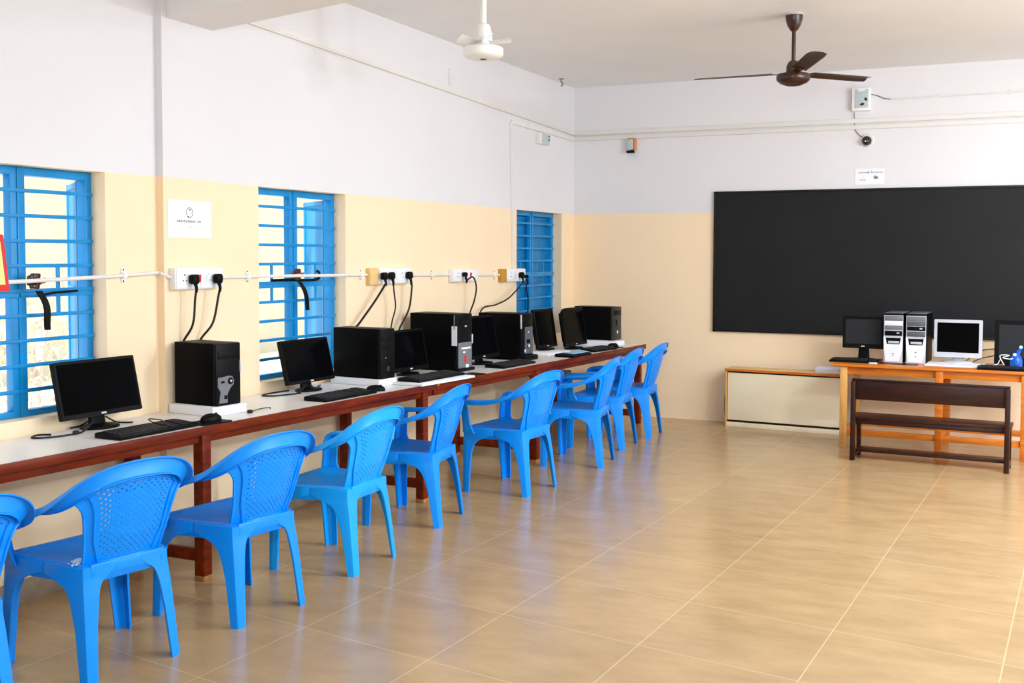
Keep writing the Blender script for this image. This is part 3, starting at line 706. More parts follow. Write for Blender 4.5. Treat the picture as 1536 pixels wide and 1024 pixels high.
def monitor(label, loc, w, h, tilt, rot=RZ, frame='black', screen='screen', bez=.018, lift=.065, stand=True, rs=None, base=(.10, .075), stem='black', cpos=0):
    """screen faces local +x; loc = foot position on the surface"""
    t = thing('monitor', label, 'monitor', loc, rot)
    R = Matrix.Translation((.02, 0, lift)) @ Matrix.Rotation(-tilt, 4, 'Y')
    T4 = R @ Matrix.Rotation(PI/2, 4, 'Z') @ Matrix.Rotation(PI/2, 4, 'X')   # local xy -> y,z ; z -> +x
    bm = bmesh.new(); prism(bm, rrect(w, h, .010, 4, 0, h/2, rs), .026, T4 @ Matrix.Translation((0, 0, -.026)))
    prism(bm, rrect(w*.8, h*.8, .03, 4, 0, h*.5), .03, T4 @ Matrix.Translation((0, 0, -.054)))
    bmesh.ops.bevel(bm, geom=[e for e in bm.edges if e.calc_length() > .02 and e.is_manifold and e.calc_face_angle(0) > .8], offset=.003, segments=2, affect='EDGES')
    finish('housing', bm, M[frame], t, 40)
    bt = bez*1.6
    bm = bmesh.new(); box(bm, (.0006, 0, (h+bt-bez)/2), (.002, w-2*bez, h-bez-bt), 0, None); bm.transform(R); finish('screen', bm, M[screen], t, 0)
    bm = bmesh.new(); box(bm, (.001, cpos, bt*.5), (.003, .03, .009), .001); bm.transform(R); finish('badge', bm, M['silver'], t)
    bm = bmesh.new()
    rings = [[Vector((-.03-.012*f+p[0], p[1]*(1+.25*(1-f)), .012+f*(lift+.06))) for p in rrect(.03, .075, .01, 3)] for f in (0, .35, .7, 1)]
    loft(bm, rings); finish('neck', bm, M[stem], t)
    bm = bmesh.new()
    prof = [(1, 0), (1, .006), (.93, .012), (.5, .016), (.3, .02)]
    loft(bm, [[Vector((base[1]*r*math.cos(2*PI*k/28)-.01, base[0]*r*math.sin(2*PI*k/28), z)) for k in range(28)] for r, z in prof])
    finish('base', bm, M[stem], t)
    return t
monitor('nearest wide black monitor standing before the first window', (.115, 3.94, DT), .49, .275, .22, math.radians(-2), bez=.014, base=(.105, .075), lift=.062)
monitor('black monitor standing before the second window', (.175, 5.565, DT), .455, .27, .24, math.radians(-3), bez=.012, base=(.10, .07), lift=.055)
monitor('black monitor between the plain tower and the sticker tower', (.275, 6.60, DT), .455, .29, .2, math.radians(-3), base=(.1, .07), lift=.03)
monitor('black monitor between the sticker tower and the grey plated tower', (.39, 7.51, DT), .47, .33, .2, math.radians(-4), base=(.12, .08), lift=.045)
monitor('black monitor with pale edge right before the blue shutters', (.43, 8.66, DT+.021), .36, .335, .16, math.radians(-4), base=(.11, .075), lift=.02)
monitor('black monitor with rounded corner beside the last tower', (.52, 9.10, DT), .44, .34, .16, math.radians(-4), rs=(.01, .10, .01, .01), base=(.12, .08), lift=.03)

def keyboard(label, loc, L=.45, w=.155, rot=RZ, group=None):
    t = thing('keyboard', label, 'keyboard', loc, rot)
    bm = bmesh.new()
    rings = []
    for y in (-L/2, L/2):
        rings.append([Vector((-w/2, y, 0)), Vector((w/2, y, 0)), Vector((w/2, y, .012)), Vector((w/2-.012, y, .017)), Vector((-w/2+.01, y, .026)), Vector((-w/2, y, .022))])
    loft(bm, rings); bmesh.ops.bevel(bm, geom=list(bm.edges), offset=.003, segments=2, affect='EDGES'); finish('case', bm, M['black'], t)
    rows = 6; pit = .0188; n = int((L-.04)/pit)
    for part, k0, k1 in (('letter_keys', 0, 15), ('arrow_keys', 16, 19), ('number_keys', 20, n)):
        if k0 >= min(k1, n): continue
        bm = bmesh.new()
        for r in range(rows):
            x = w/2-.026-r*.0205; z = .019+.0085*(r/(rows-1))
            for k in range(k0, min(k1, n)):
                if r == 0 and 4 <= k <= 8:
                    if k == 4: box(bm, (x, -L/2+.02+pit*6.5, z), (.015, pit*5-.004, .008), .0015, None, 1)
                    continue
                box(bm, (x, -L/2+.02+pit*(k+.5), z), (.0165, .0165, .008), .0015, None, 1)
        finish(part, bm, M['key'], t, 0)
    return t
keyboard('black keyboard lying in front of the nearest monitor', (.415, 3.935, DT), .49, .165, math.radians(-3))
keyboard('black keyboard in front of the second window monitor', (.515, 5.40, DT), .49, .16, math.radians(-4))
slab('thin white board under the keyboard before the sticker tower', (.70, 6.03), .62, .26, .016)
keyboard('black keyboard on a thin white board before the sticker tower', (.585, 6.37, DT+.016), .56, .17, math.radians(-4))
keyboard('black keyboard below the grey plated tower', (.635, 7.50, DT), .50, .165, math.radians(-4))
keyboard('short black keyboard under a pale blue sheet at the far desk', (.765, 8.45, DT), .36, .17, math.radians(-4))
keyboard('black keyboard below the last tower on the desk', (.775, 9.02, DT), .40, .15, math.radians(-8))
bm = bmesh.new(); box(bm, (0, 0, .0), (.10, .30, .002), 0); o = finish('loose_sheet', bm, M['bluepaper'], None, 0); o.location = (.79, 8.46, DT+.031); o.rotation_euler = (0, -.07, -.07)
o.rotation_euler = (0, .09, math.radians(-4)); tag(o, 'pale blue sheet lying on the short keyboard', 'paper')

def mouse(label, loc, rot, pad=None):
    t = thing('computer_mouse', label, 'mouse', loc, rot)
    bm = bmesh.new(); n = 20; rings = []
    for f, z in ((1, 0), (1.02, .008), (.96, .018), (.8, .027), (.5, .034), (.15, .037)):
        rings.append([Vector((.058*f*math.cos(2*PI*k/n), .033*f*math.sin(2*PI*k/n), z)) for k in range(n)])
    loft(bm, rings); finish('shell', bm, M['black'], t, 60)
    bm = bmesh.new(); lathe(bm, [(.008, -.003), (.008, .003)], (.03, 0, .031), 14, (0, 1, 0)); finish('scroll_wheel', bm, M['dgrey'], t)
    return t
def pad(label, loc, rot, w=.18, L=.22):
    bm = bmesh.new(); prism(bm, rrect(w, L, .015), .004); o = finish('mouse_pad', bm, M['black'], None, 0); o.location = loc; o.rotation_euler = (0, 0, rot); return tag(o, label, 'mouse pad')
pad('black mouse pad right of the nearest keyboard', (.475, 4.285, DT), -.1, .14, .20)
mouse('black mouse on the pad right of the nearest keyboard', (.465, 4.315, DT+.004), 1.3)
mouse('black mouse at the right end of the second window keyboard', (.545, 5.73, DT), .5)
pad('black mouse pad in front of the sticker tower', (.655, 6.80, DT), -.1, .13, .2)
pad('black mouse pad beyond the last keyboard', (.80, 9.33, DT), -.1, .14, .2)
mouse('black mouse near the far end of the desk', (.79, 9.35, DT+.004), 1.0)

def cable(label, pts, r=.004, m='cord', blob=None):
    o0 = Vector(pts[0])
    t = thing('cable', label, 'cable', pts[0])
    bm = bmesh.new(); tube(bm, [Vector(p)-o0 for p in pts], r, 8, 6); finish('wire', bm, M[m], t)
    if blob:
        bm = bmesh.new(); c = Vector(blob)-o0; box(bm, c, (.022, .03, .02), .007); finish('ferrite_bead', bm, M[m], t)
    return t
cable('black cable looping on the desk left of the nearest monitor', [(.14, 3.86, .80), (.15, 3.80, .768), (.17, 3.72, .765), (.14, 3.60, .765), (.08, 3.56, .765), (.05, 3.62, .766), (.09, 3.66, .765)], .0045, 'cord', (.165, 3.735, .769))
cable('black cable behind the base of the nearest monitor', [(.05, 4.0, .86), (.034, 3.96, .80), (.020, 3.90, .768), (.018, 3.84, .766)], .004)
cable('short black cable right of the nearest monitor base', [(.06, 4.02, .80), (.09, 4.06, .77), (.13, 4.09, .765), (.15, 4.11, .765)], .004)
cable('thin cable curling behind the nearest keyboard', [(.33, 4.06, .78), (.28, 4.08, .79), (.25, 4.13, .785), (.28, 4.17, .775), (.32, 4.14, .765)], .003)
cable('thin black wire at the desk edge beside the nearest tower', [(.45, 4.66, .766), (.42, 4.75, .765), (.43, 4.83, .765), (.46, 4.80, .764)], .0025, 'cord', (.45, 4.64, .768))
cable('black cable looping left of the second window monitor', [(.19, 5.50, .80), (.19, 5.44, .768), (.21, 5.39, .765), (.16, 5.24, .765), (.08, 5.22, .765), (.06, 5.34, .765), (.08, 5.48, .765)], .0045, 'cord', (.21, 5.405, .769))
cable('black cable right of the second window monitor base', [(.12, 5.62, .82), (.13, 5.66, .77), (.15, 5.70, .765), (.11, 5.74, .765), (.09, 5.80, .765)], .004)
cable('thin cable behind the second window keyboard', [(.42, 5.52, .775), (.37, 5.52, .768), (.35, 5.60, .765), (.40, 5.63, .765)], .003)

# ------------------------------------------------------------------ blue plastic armchairs
def chair(mp, ms):
    root = thing('plastic_armchair', '', 'chair')
    # --- seat with skirt
    def outline(ins):
        fr, rr, yf, yb = .257-ins, .192-ins, .232-ins, -.196+ins
        pts = []
        rad = .04
        cs = [((fr, yf), (-1, 0), (0, -1)), ((rr, yb), (0, 1), (-1, 0)), ((-rr, yb), (1, 0), (0, 1)), ((-fr, yf), (0, -1), (1, 0))]
        for (c, d1, d2) in cs:
            c = Vector(c); a = c+Vector(d1)*rad; b = c+Vector(d2)*rad
            for k in range(5):
                s = k/4; pts.append((1-s)**2*a+2*s*(1-s)*c+s*s*b)
        # densify the straight runs
        out = []
        for i, p in enumerate(pts):
            q = pts[(i+1) % len(pts)]
            out.append(p)
            if (q-p).length > .1:
                for k in range(1, 5): out.append(p.lerp(q, k/5))
        return out
    bm = bmesh.new()
    spec = [(.012, .366), (.002, .366), (0, .372), (0, .420), (.004, .431), (.012, .436), (.03, .436), (.05, .4325)]
    rings = [[Vector((p.x, p.y, z+(.004 if (p.y > .2 and z > .41) else 0))) for p in outline(i)] for i, z in spec]
    loft(bm, rings, cap=False)
    last = [v for v in bm.verts][-len(rings[0]):]
    c = bm.verts.new((0, .01, .422))
    mid = []
    for v in last: mid.append(bm.verts.new(v.co.lerp(c.co, .45)+Vector((0, 0, -.002))))
    n = len(last)
    for k in range(n):
        bm.faces.new((last[k], last[(k+1) % n], mid[(k+1) % n], mid[k])); bm.faces.new((mid[k], mid[(k+1) % n], c))
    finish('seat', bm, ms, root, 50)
    # --- legs: folded, open-backed L channels flaring into the skirt
    def leg(name, sx, sy, prof, parent, k=0):
        bm = bmesh.new(); rings = []
        for z, cx, cy, a, b, ch in prof:
            th = .0085
            ou = [(0, -a), (.003, -a*.96), (.003, -ch*1.5), (0, -ch*1.25), (0, -ch), (-ch*.25, -ch*.25), (-ch, 0), (-ch*1.25, 0), (-ch*1.5, .003), (-b*.96, .003), (-b, 0)]
            inn = [(-b, -th), (-ch-th*.4, -th), (-th, -ch-th*.4), (-th, -a)]
            rings.append([Vector((sx*(cx+u-k*v), sy*(cy+v), z)) for u, v in ou+inn])
        loft(bm, rings); return finish(name, bm, mp, parent, 28)
    rear = [(0, .209, .243, .036, .044, .02), (.012, .209, .242, .037, .045, .02), (.2, .203, .222, .05, .054, .026), (.28, .200, .213, .066, .062, .03), (.32, .198, .208, .080, .067, .032),
            (.345, .197, .204, .098, .073, .033), (.362, .196, .202, .128, .080, .034), (.375, .195, .200, .168, .092, .035), (.39, .195, .199, .20, .12, .036), (.428, .194, .198, .20, .15, .036)]
    front = [(0, .282, .225, .05, .055, .016), (.012, .282, .225, .051, .056, .016), (.2, .272, .230, .06, .066, .018), (.28, .267, .233, .07, .076, .02), (.32, .264, .234, .084, .09, .02),
             (.345, .262, .235, .105, .115, .022), (.362, .261, .2355, .135, .15, .024), (.375, .261, .236, .175, .2, .026), (.39, .2605, .236, .22, .24, .028), (.428, .26, .236, .22, .24, .03)]
    for s in (-1, 1): leg('leg', s, -1, rear, root, .152)
    for s in (-1, 1): leg('leg', s, 1, front, root, -.152)
    # --- rim ribbon: arm, over the back, arm
    half = [((0, -.302, .792), 90, .068), ((.09, -.297, .787), 90, .068), ((.165, -.280, .769), 84, .068), ((.222, -.248, .738), 68, .068), ((.262, -.20, .698), 46, .066),
            ((.284, -.135, .664), 24, .062), ((.291, -.05, .641), 8, .056), ((.291, .05, .628), 0, .052), ((.289, .13, .623), 0, .05), ((.286, .19, .620), 0, .05), ((.283, .222, .610), 0, .052), ((.280, .238, .588), 0, .054)]
    pts = [((-p[0], p[1], p[2]), a, w) for p, a, w in half[::-1]]+half[1:]
    P = smooth_path([p for p, a, w in pts], 5)
    ang = []; wid = []
    for i in range(len(pts)-1):
        for k in range(5):
            f = k/5; ang.append(pts[i][1]*(1-f)+pts[i+1][1]*f); wid.append(pts[i][2]*(1-f)+pts[i+1][2]*f)
    ang.append(pts[-1][1]); wid.append(pts[-1][2])
    rings = []
    for i, p in enumerate(P):
        tg = (P[min(i+1, len(P)-1)]-P[max(i-1, 0)]).normalized()
        hz = Vector((tg.x, tg.y, 0))
        if hz.length < .2: hz = Vector((0, 1, 0)) if p.x > 0 else Vector((0, -1, 0))
        out = hz.cross(Vector((0, 0, 1))).normalized()
        if out.dot(Vector((p.x, p.y-.1 if abs(p.x) < .2 else 0, 0))) < 0: out = -out
        out = (out-tg*out.dot(tg)).normalized()
        up = tg.cross(out); up = up if up.z > 0 else -up
        a = math.radians(ang[i]); w = out*math.cos(a)+up*math.sin(a); nn = up*math.cos(a)-out*math.sin(a)
        W = wid[i]/2; tk = .007; lip = .014+.012*math.cos(a)
        sec = [(-W, -.012), (-W, .0), (-W*.85, .004), (-W*.4, .0065), (W*.4, .0065), (W*.8, .005), (W*.97, .001), (W, -.004), (W, -lip), (W-.005, -lip), (W-.006, -.006), (W*.7, -.002), (-W*.7, -.002), (-W+.006, -.005), (-W+.005, -.012)]
        rings.append([p+w*x+nn*y for x, y in sec])
    bm = bmesh.new(); loft(bm, rings); finish('armrest_rim', bm, mp, root, 40)
    # --- front posts from seat to arm
    for s in (-1, 1):
        post = [(.40, .262, .236, .095, .06, .014), (.43, .264, .236, .080, .052, .014), (.46, .267, .236, .066, .048, .014), (.53, .278, .237, .062, .048, .014), (.575, .290, .238, .064, .052, .014), (.6, .302, .236, .056, .052, .014), (.612, .305, .225, .056, .05, .014)]
        leg('arm_post', s, 1, post, root)
    # --- perforated backrest
    bm = bmesh.new()
    nc, nr = 28, 32
    def bp(u, v):      # u -1..1 across, v 0..1 up
        z = .405+v*.37
        hw = .166+.054*(v**1.15)+.045*max(0, (v-.7)/.3)**2
        x = u*hw
        return Vector((x, -.182-.30*(z-.405)+.055*(x/.2)**2-.012*math.sin(PI*v), z-(.03*v+.04*max(0, (v-.6)/.4))*(abs(u)**2.4)))
    us = [-1+2*k/nc for k in range(nc+1)]; vs = [k/nr for k in range(nr+1)]
    G = [[bm.verts.new(bp(u, v)) for u in us] for v in vs]
    for j in range(nr):
        for i in range(nc):
            q = [G[j][i], G[j][i+1], G[j+1][i+1], G[j+1][i]]
            uc = (us[i]+us[i+1])/2; vc = (vs[j]+vs[j+1])/2
            lim = .74-.24*max(0, .28-vc)/.28-.10*max(0, vc-.84)/.1
            if vc < .12 or vc > .92 or abs(uc) > lim or (i+j) % 2: bm.faces.new(q); continue
            ring = [bm.verts.new(bp(uc+du*1/nc, vc+dv*.5/nr)) for du, dv in ((0, -.86), (.86, 0), (0, .86), (-.86, 0))]
            for k in range(4):
                bm.faces.new((q[k], q[(k+1) % 4], ring[k])); bm.faces.new((q[(k+1) % 4], ring[(k+1) % 4], ring[k]))
            edge = abs(uc) > lim-.22 or vc > .80 or vc < .34
            if not edge:
                cpt = bm.verts.new(bp(uc, vc)+Vector((0, .004, 0)))
                for k in range(4): bm.faces.new((ring[k], ring[(k+1) % 4], cpt))
    bmesh.ops.recalc_face_normals(bm, faces=bm.faces)
    bmesh.ops.solidify(bm, geom=list(bm.faces), thickness=.006)
    finish('backrest', bm, mp, root, 30)
    # raised bead round the panel and stiffening ribs down the stiles
    bm = bmesh.new()
    loop = []
    for k in range(13): loop.append(bp(-.82+.10*max(0, 3-k)/3, .12+.78*k/12))
    top = [bp(-.82+1.64*k/10, .93) for k in range(1, 10)]; dn = [bp(.82-.10*max(0, k-9)/3, .90-.78*k/12) for k in range(13)]; bot = [bp(.70-1.40*k/8, .085) for k in range(0, 9)]
    path = [p+Vector((0, -.004, 0)) for p in loop+top+dn+bot+[loop[0]]]
    tube(bm, path, .0045, 6, 1)
    for s in (-1, 1):
        tube(bm, [bp(s*.985, .02+.9*k/10)+Vector((0, -.003, 0)) for k in range(11)], .0065, 6, 1)
    finish('back_bead', bm, mp, root, 60)
    # lower back rail behind the seat
    bm = bmesh.new(); box(bm, (0, -.192, .412), (.32, .018, .05), .006); finish('lower_rail', bm, mp, root)
    return root
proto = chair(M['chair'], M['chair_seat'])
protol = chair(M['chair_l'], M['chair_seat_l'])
CH = [((.80, 2.45), 80, 'blue plastic armchair cut off by the left edge beside the smeared chair'),
      ((.834, 3.202), 79.4, 'nearest whole blue plastic armchair, white paint smear on its seat'),
      ((.922, 3.925), 82.2, 'blue plastic armchair in front of the nearest desk leg, third from the left edge'),
      ((.916, 4.749), 90.5, 'lighter blue plastic armchair below the second window keyboard'),
      ((.815, 5.745), 96.7, 'blue plastic armchair pulled close under the desk just past the lighter blue one'),
      ((.988, 6.767), 84, 'blue plastic armchair standing apart at the chipped joint, both arms in view'),
      ((1.052, 7.847), 96, 'blue plastic armchair third from the far end of the row'),
      ((.957, 8.66), 91.4, 'blue plastic armchair second from the far end of the row'),
      ((.975, 9.31), 91.8, 'blue plastic armchair at the far end of the row by the back wall')]
used = False
for i, ((x, y), r, lab) in enumerate(CH):
    a = math.radians(r)
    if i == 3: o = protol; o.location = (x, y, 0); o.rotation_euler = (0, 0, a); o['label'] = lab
    elif not used: o = proto; o.location = (x, y, 0); o.rotation_euler = (0, 0, a); o['label'] = lab; used = True
    else: o = dup(proto, (x, y, 0), a, lab)
    o['group'] = 'blue plastic armchairs along the desk'
    if i == 1: smeared = o
# dried white paint on the corner of one seat
bm = bmesh.new()
for k in range(26):
    x = random.uniform(-.05, .05); y = random.gauss(0, .011)
    prism(bm, [(x+random.uniform(.004, .014)*math.cos(b), y+random.uniform(.003, .008)*math.sin(b)) for b in [2*PI*q/7 for q in range(7)]], .0012+.00005*k, Matrix.Translation((-.165, -.125, .4365)) @ Matrix.Rotation(.95, 4, 'Z'))
finish('paint_smear', bm, M['smear'], smeared, 0)['label'] = 'dried white paint smear'

# grey-brown low board and blue tray pushed under the far desk
t = thing('low_stool', 'grey brown board stool pushed under the desk among the far chairs', 'stool', (.49, 8.60, 0), math.radians(-4))
bm = bmesh.new(); box(bm, (0, 0, .585), (.24, .36, .035), .004); finish('seat_board', bm, M['greyboard'], t)
for sx in (-1, 1):
    for sy in (-1, 1):
        bm = bmesh.new(); box(bm, (sx*.09, sy*.15, .284), (.03, .03, .568), .003); finish('leg', bm, M['greyboard'], t)

# ------------------------------------------------------------------ blackboard
t = thing('blackboard', 'wide matt blackboard mounted on the back wall', 'blackboard', (3.45, D, 1.53))
x0, x1, z0, z1 = 1.447-3.45, 5.6-3.45, .868-1.53, 2.2-1.53
bm = bmesh.new(); boxb(bm, (x0, -.022, z0), (x1, -.002, z1)); finish('writing_surface', bm, M['board'], t, 0)
bm = bmesh.new()
for a, b in (((x0, -.03, z1-.022), (x1, -.002, z1)), ((x0, -.03, z0), (x1, -.002, z0+.022)), ((x0, -.03, z0), (x0+.02, -.002, z1)), ((x1-.02, -.03, z0), (x1, -.002, z1))): boxb(bm, a, b, .003)
finish('frame', bm, M['boardframe'], t)

# ------------------------------------------------------------------ low cream cabinet
ca = math.radians(-4)
t = thing('low_cabinet', 'low cream cabinet with brown edges against the back wall under the blackboard', 'cabinet', (1.64, 10.105, 0), ca)
W, DP, HH = 1.06, .19, .545
bm = bmesh.new(); box(bm, (W/2, DP/2+.012, HH/2), (W-.02, DP, HH-.03), .003); finish('carcass', bm, M['dark'], t)
bm = bmesh.new(); box(bm, (W/2, DP/2, HH-.011), (W+.01, DP+.03, .022), .003); tp = finish('top', bm, M['tan'], t)
bm = bmesh.new(); box(bm, (W/2, -.018, HH-.014), (W+.012, .008, .022), .002); finish('top_edge', bm, M['orange'], tp)
bm = bmesh.new(); box(bm, (W/2+.003, .004, .285), (W-.03, .018, .44), .002); finish('door', bm, M['cream'], t)
bm = bmesh.new(); box(bm, (W/2, .004, .022), (W-.014, .018, .044), .002); finish('plinth', bm, M['cream'], t)
bm = bmesh.new(); box(bm, (.004, .0, HH/2-.012), (.014, .026, HH-.022), .002); finish('side_edge', bm, M['legwood'], t)
bm = bmesh.new()
for k in range(9): box(bm, (random.uniform(-.006, .006), random.uniform(-.005, .005), .004+.005*k), (.22, .15, .0045), 0, Matrix.Rotation(random.uniform(-.06, .06), 3, 'Z'))
o = finish('paper_stack', bm, M['paper'], None, 0); o.location = (2.575, 10.13, HH); o.rotation_euler = (0, 0, ca); tag(o, 'white paper stack on the right end of the cream cabinet', 'papers')
t = thing('cable', 'thin grey cable hanging down the left side of the cream cabinet', 'cable', (1.60, 10.27, .30))
bm = bmesh.new(); tube(bm, [(.0, 0, .02), (-.012, 0, -.08), (-.008, 0, -.2), (.01, .0, -.29)], .004, 6, 6); finish('wire', bm, M['mgrey'], t)

# ------------------------------------------------------------------ orange teacher table
TZ = .697; ta = math.radians(-2.6)
t = thing('wooden_table', 'long orange varnished wooden table with old computers below the blackboard', 'table', (2.80, 9.43, 0), ta)
bm = bmesh.new(); box(bm, (.68, .29, TZ-.0105), (1.56, .66, .021), .004); finish('tabletop', bm, M['orange'], t)
bm = bmesh.new()
box(bm, (.70, .012, TZ-.052), (1.38, .02, .062), .002); box(bm, (.70, .56, TZ-.052), (1.38, .02, .062), .002)
for x in (.0, 1.38): box(bm, (x+.0, .29, TZ-.052), (.02, .52, .062), .002)
finish('apron', bm, M['orange'], t)
for x in (.0, .745, 1.37):
    for y in (.0, .57):
        bm = bmesh.new(); box(bm, (x, y, (TZ-.022)/2), (.055, .05, TZ-.022), .004); finish('leg', bm, M['legwood' if x == 0 else 'orange'], t)
for y, z in ((.005, .13), (.57, .13)):
    bm = bmesh.new(); box(bm, (.685, y, z), (1.36, .024, .05), .002); finish('stretcher', bm, M['orange'], t)
for x in (.0, .745, 1.37):
    bm = bmesh.new(); box(bm, (x, .285, .13), (.024, .52, .05), .002); finish('stretcher', bm, M['orange'], t)
TT = Matrix.Translation((2.80, 9.43, 0)) @ Matrix.Rotation(ta, 4, 'Z')

# ------------------------------------------------------------------ dark school bench
ba = math.radians(-2.9)
t = thing('school_bench', 'dark brown school bench with a backrest in front of the orange table', 'bench', (2.955, 8.85, 0), ba)
BL = 1.10
bm = bmesh.new(); box(bm, (BL/2, .014, .552), (BL+.02, .022, .15), .004); finish('backrest', bm, M['dark'], t)
bm = bmesh.new(); box(bm, (BL/2, .012, .632), (BL+.03, .034, .016), .004); finish('top_rail', bm, M['dark'], t)
bm = bmesh.new(); box(bm, (BL/2, .17, .326), (BL+.05, .27, .028), .005); finish('seat', bm, M['dark'], t)
bm = bmesh.new(); box(bm, (BL/2, .14, .07), (BL-.02, .15, .022), .003); finish('foot_rest', bm, M['dark'], t)
bm = bmesh.new(); box(bm, (BL/2, .045, .298), (BL-.03, .02, .03), .003); finish('seat_rail', bm, M['dark'], t)
for x in (.0, BL):
    bm = bmesh.new(); box(bm, (x, .0, .31), (.036, .045, .62), .004); finish('upright', bm, M['dark'], t)
    bm = bmesh.new()
    prism(bm, [(.235, 0), (.285, 0), (.28, .14), (.27, .20), (.29, .25), (.30, .312), (.20, .312), (.215, .26), (.235, .2)], .03, Matrix.Translation((x-.015, 0, 0)) @ Matrix.Rotation(PI/2, 4, 'Z') @ Matrix.Rotation(PI/2, 4, 'X'))
    finish('leg', bm, M['dark'], t)
    bm = bmesh.new(); box(bm, (x, .13, .045), (.03, .24, .04), .003); finish('side_stretcher', bm, M['dark'], t)

# ------------------------------------------------------------------ things on the orange table
ra = math.radians(-90-2.6)     # local +x (front) looks towards the room
tower('left silver and white tower on the orange table with a white drive bay', (3.078, 9.725), TZ, .155, .42, .415, 'silverA', ra)
tower('right silver and white tower on the orange table with a black drive bay', (3.258, 9.70), TZ, .158, .42, .415, 'silverB', ra)
monitor('black monitor with grey screen at the left end of the orange table', (2.895, 9.86, TZ), .345, .275, .08, ra, bez=.024, screen='screen_g', lift=.10, base=(.11, .08))
monitor('silver framed monitor on the orange table', (3.655, 9.84, TZ), .375, .315, .06, ra, frame='silver', screen='screen', bez=.026, lift=.042, base=(.12, .09), stem='silver')
monitor('black monitor lit by blue lights at the right end of the orange table', (4.12, 9.86, TZ), .375, .36, .06, ra, bez=.035, screen='screen_g', lift=.012, base=(.11, .08))
bm = bmesh.new(); box(bm, (0, 0, .006), (.44, .30, .012), .002); o = finish('paper_stack', bm, M['paper'], None, 0); o.location = (3.645, 9.69, TZ); o.rotation_euler = (0, 0, ta); tag(o, 'flat white paper pile under the silver monitor', 'papers')
for q in [q for q in bpy.data.objects if q.get('label') == 'silver framed monitor on the orange table']: q.location.z += .012
keyboard('black keyboard at the left end of the orange table', (2.86, 9.62, TZ), .40, .16, ra)
pad('black mat in front of the silver and white towers', (3.20, 9.60, TZ), ta, .33, .13)
keyboard('black keyboard at the right end of the orange table', (4.03, 9.47, TZ), .42, .16, ra)
bm = bmesh.new(); prism(bm, [(0, 0), (.19, .0), (.16, .16), (.03, .15)], .003); o = finish('loose_sheet', bm, M['paper'], None, 0); o.location = (2.68, 9.75, TZ); o.rotation_euler = (0, 0, ta); tag(o, 'white sheet behind the keyboard at the left end of the orange table', 'paper')
t = thing('flash_drive', 'small silver stick beside the left keyboard on the orange table', 'stick', (3.02, 9.50, TZ), .25)
bm = bmesh.new(); box(bm, (0, 0, .007), (.07, .02, .014), .003); finish('stick', bm, M['silver'], t)
t = thing('blue_speaker', 'glowing blue gadget with two lights before the right monitor', 'gadget', (4.10, 9.66, TZ))
bm = bmesh.new(); lathe(bm, [(.035, 0), (.045, .01), (.047, .06), (.04, .09), (.028, .105)], (0, 0, 0), 20); finish('body', bm, M['bluelit'], t)
bm = bmesh.new(); tube(bm, [(.0, 0, .09), (.015, 0, .13), (.03, -.005, .165)], [.02, .016, .013], 10, 4); finish('neck', bm, M['bluelit'], t)
for p in ((-.012, -.03, .112), (.032, -.022, .172)):
    bm = bmesh.new(); lathe(bm, [(.002, -.010), (.010, -.006), (.012, 0), (.008, .008), (.002, .010)], p, 12); finish('light', bm, M['led'], t)
cable('tangled white cable in front of the right hand monitor', [(3.90, 9.58, TZ+.02), (3.96, 9.60, TZ+.03), (3.985, 9.60, TZ+.07), (4.01, 9.60, TZ+.03), (3.98, 9.61, TZ+.1), (4.05, 9.61, TZ+.105), (4.0, 9.62, TZ+.085), (4.06, 9.62, TZ+.075), (4.08, 9.64, TZ+.09)], .004, 'whitecord')
cable('black cable from the silver monitor to the right monitor', [(3.72, 9.95, TZ+.02), (3.82, 9.98, TZ+.10), (3.93, 9.98, TZ+.125)], .004)
cable('lower black cable behind the silver monitor', [(3.76, 9.93, TZ+.01), (3.84, 9.96, TZ+.045), (3.94, 9.97, TZ+.07)], .004)

# ------------------------------------------------------------------ camera
f, cy0, yaw, pitch, roll, HC, cx = 1646.56558, 457.95477, .43504, -.0466, .00258, 1.59995, 4.12899
c, s = math.cos(yaw), math.sin(yaw)
fwd = Vector((-s, c, 0)); right = Vector((c, s, 0)); up = Vector((0, 0, 1))
fw = fwd*math.cos(pitch)+up*math.sin(pitch); u2 = -fwd*math.sin(pitch)+up*math.cos(pitch)
r3 = right*math.cos(roll)+u2*math.sin(roll); u3 = -right*math.sin(roll)+u2*math.cos(roll)
cd = bpy.data.cameras.new('camera'); cam = bpy.data.objects.new('camera', cd); COL.objects.link(cam)
cam.matrix_world = Matrix(((r3.x, u3.x, -fw.x, cx), (r3.y, u3.y, -fw.y, 0), (r3.z, u3.z, -fw.z, HC), (0, 0, 0, 1)))
cd.sensor_width = 36; cd.lens = f/1536*36; cd.shift_y = -(512-cy0)/1536; cd.clip_start = .05; cd.clip_end = 200
S.camera = cam

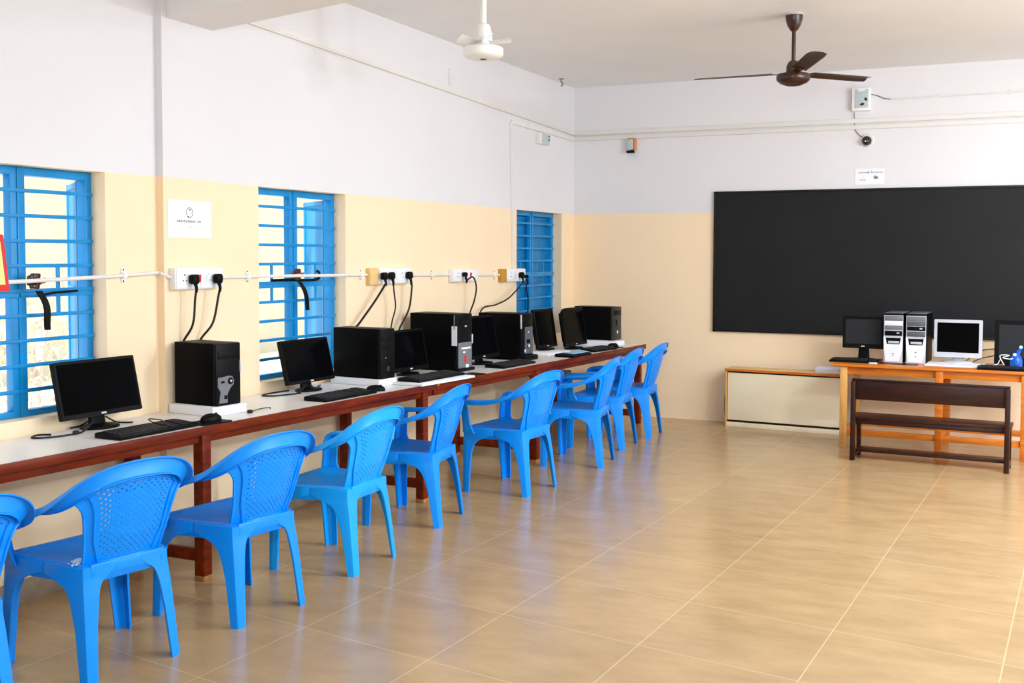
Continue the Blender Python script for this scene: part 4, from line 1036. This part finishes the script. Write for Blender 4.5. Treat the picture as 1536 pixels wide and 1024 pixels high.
# ------------------------------------------------------------------ light
def area(name, loc, target, sx, sy, e, col=(1, 1, 1)):
    l = bpy.data.lights.new(name, 'AREA'); l.shape = 'RECTANGLE'; l.size = sx; l.size_y = sy; l.energy = e; l.color = col
    o = bpy.data.objects.new(name, l); COL.objects.link(o); o.location = loc
    o.rotation_euler = (Vector(target)-Vector(loc)).to_track_quat('-Z', 'Y').to_euler(); return o
COOL = (.775, .895, 1)
for k, (a, b) in enumerate(RW):
    area('right_window_daylight', (XR-.02, (a+b)/2, 1.6), (0, (a+b)/2, 1.5), b-a, 1.4, (4, 32, 76, 12)[k], COOL)
for y, e in ((.8, 14), (4.2, 46), (6.2, 120), (8.2, 18)): area('added_ceiling_fill', (5.3, y, H-.06), (5.0, y, 0), .12, 1.2, e, COOL)  # unseen strips added under the ceiling to even out the room's brightness
for y, e in ((2.6, 14), (4.6, 112), (6.6, 84)): area('added_wall_fill', (XR-.08, y, 2.75), (1.2, D, 2.0), 1.2, .12, e, COOL)  # unseen strips added along the right wall to brighten the back wall
# the photographer's flash, held up and to the left of the lens, part of it bounced off the ceiling
area('camera_flash', (3.85, -.05, 1.95), (2.2, 7.5, 1.0), .3, .3, 32, (.80, .92, 1))
area('bounced_flash', (3.9, -.2, 2.0), (3.2, 3.4, H), .3, .3, 40, (.80, .92, 1))
sun = bpy.data.lights.new('sun', 'SUN'); sun.energy = 7; sun.angle = .02; so = bpy.data.objects.new('sun', sun); COL.objects.link(so)
so.rotation_euler = Vector((0, .7, -1)).to_track_quat('-Z', 'Y').to_euler()
w = bpy.data.worlds.new('sky'); S.world = w; w.use_nodes = True
N = w.node_tree.nodes; bg = N['Background']; bg.inputs['Color'].default_value = (.82, .92, 1, 1); bg.inputs['Strength'].default_value = 2.0

S.view_settings.view_transform = 'Standard'; S.view_settings.look = 'None'; S.view_settings.gamma = 1; S.view_settings.exposure = 0
S.view_settings.use_curve_mapping = False
S.cycles.use_denoising = True
S.cycles.max_bounces = 8; S.cycles.diffuse_bounces = 5; S.cycles.glossy_bounces = 4
S.cycles.sample_clamp_indirect = 6
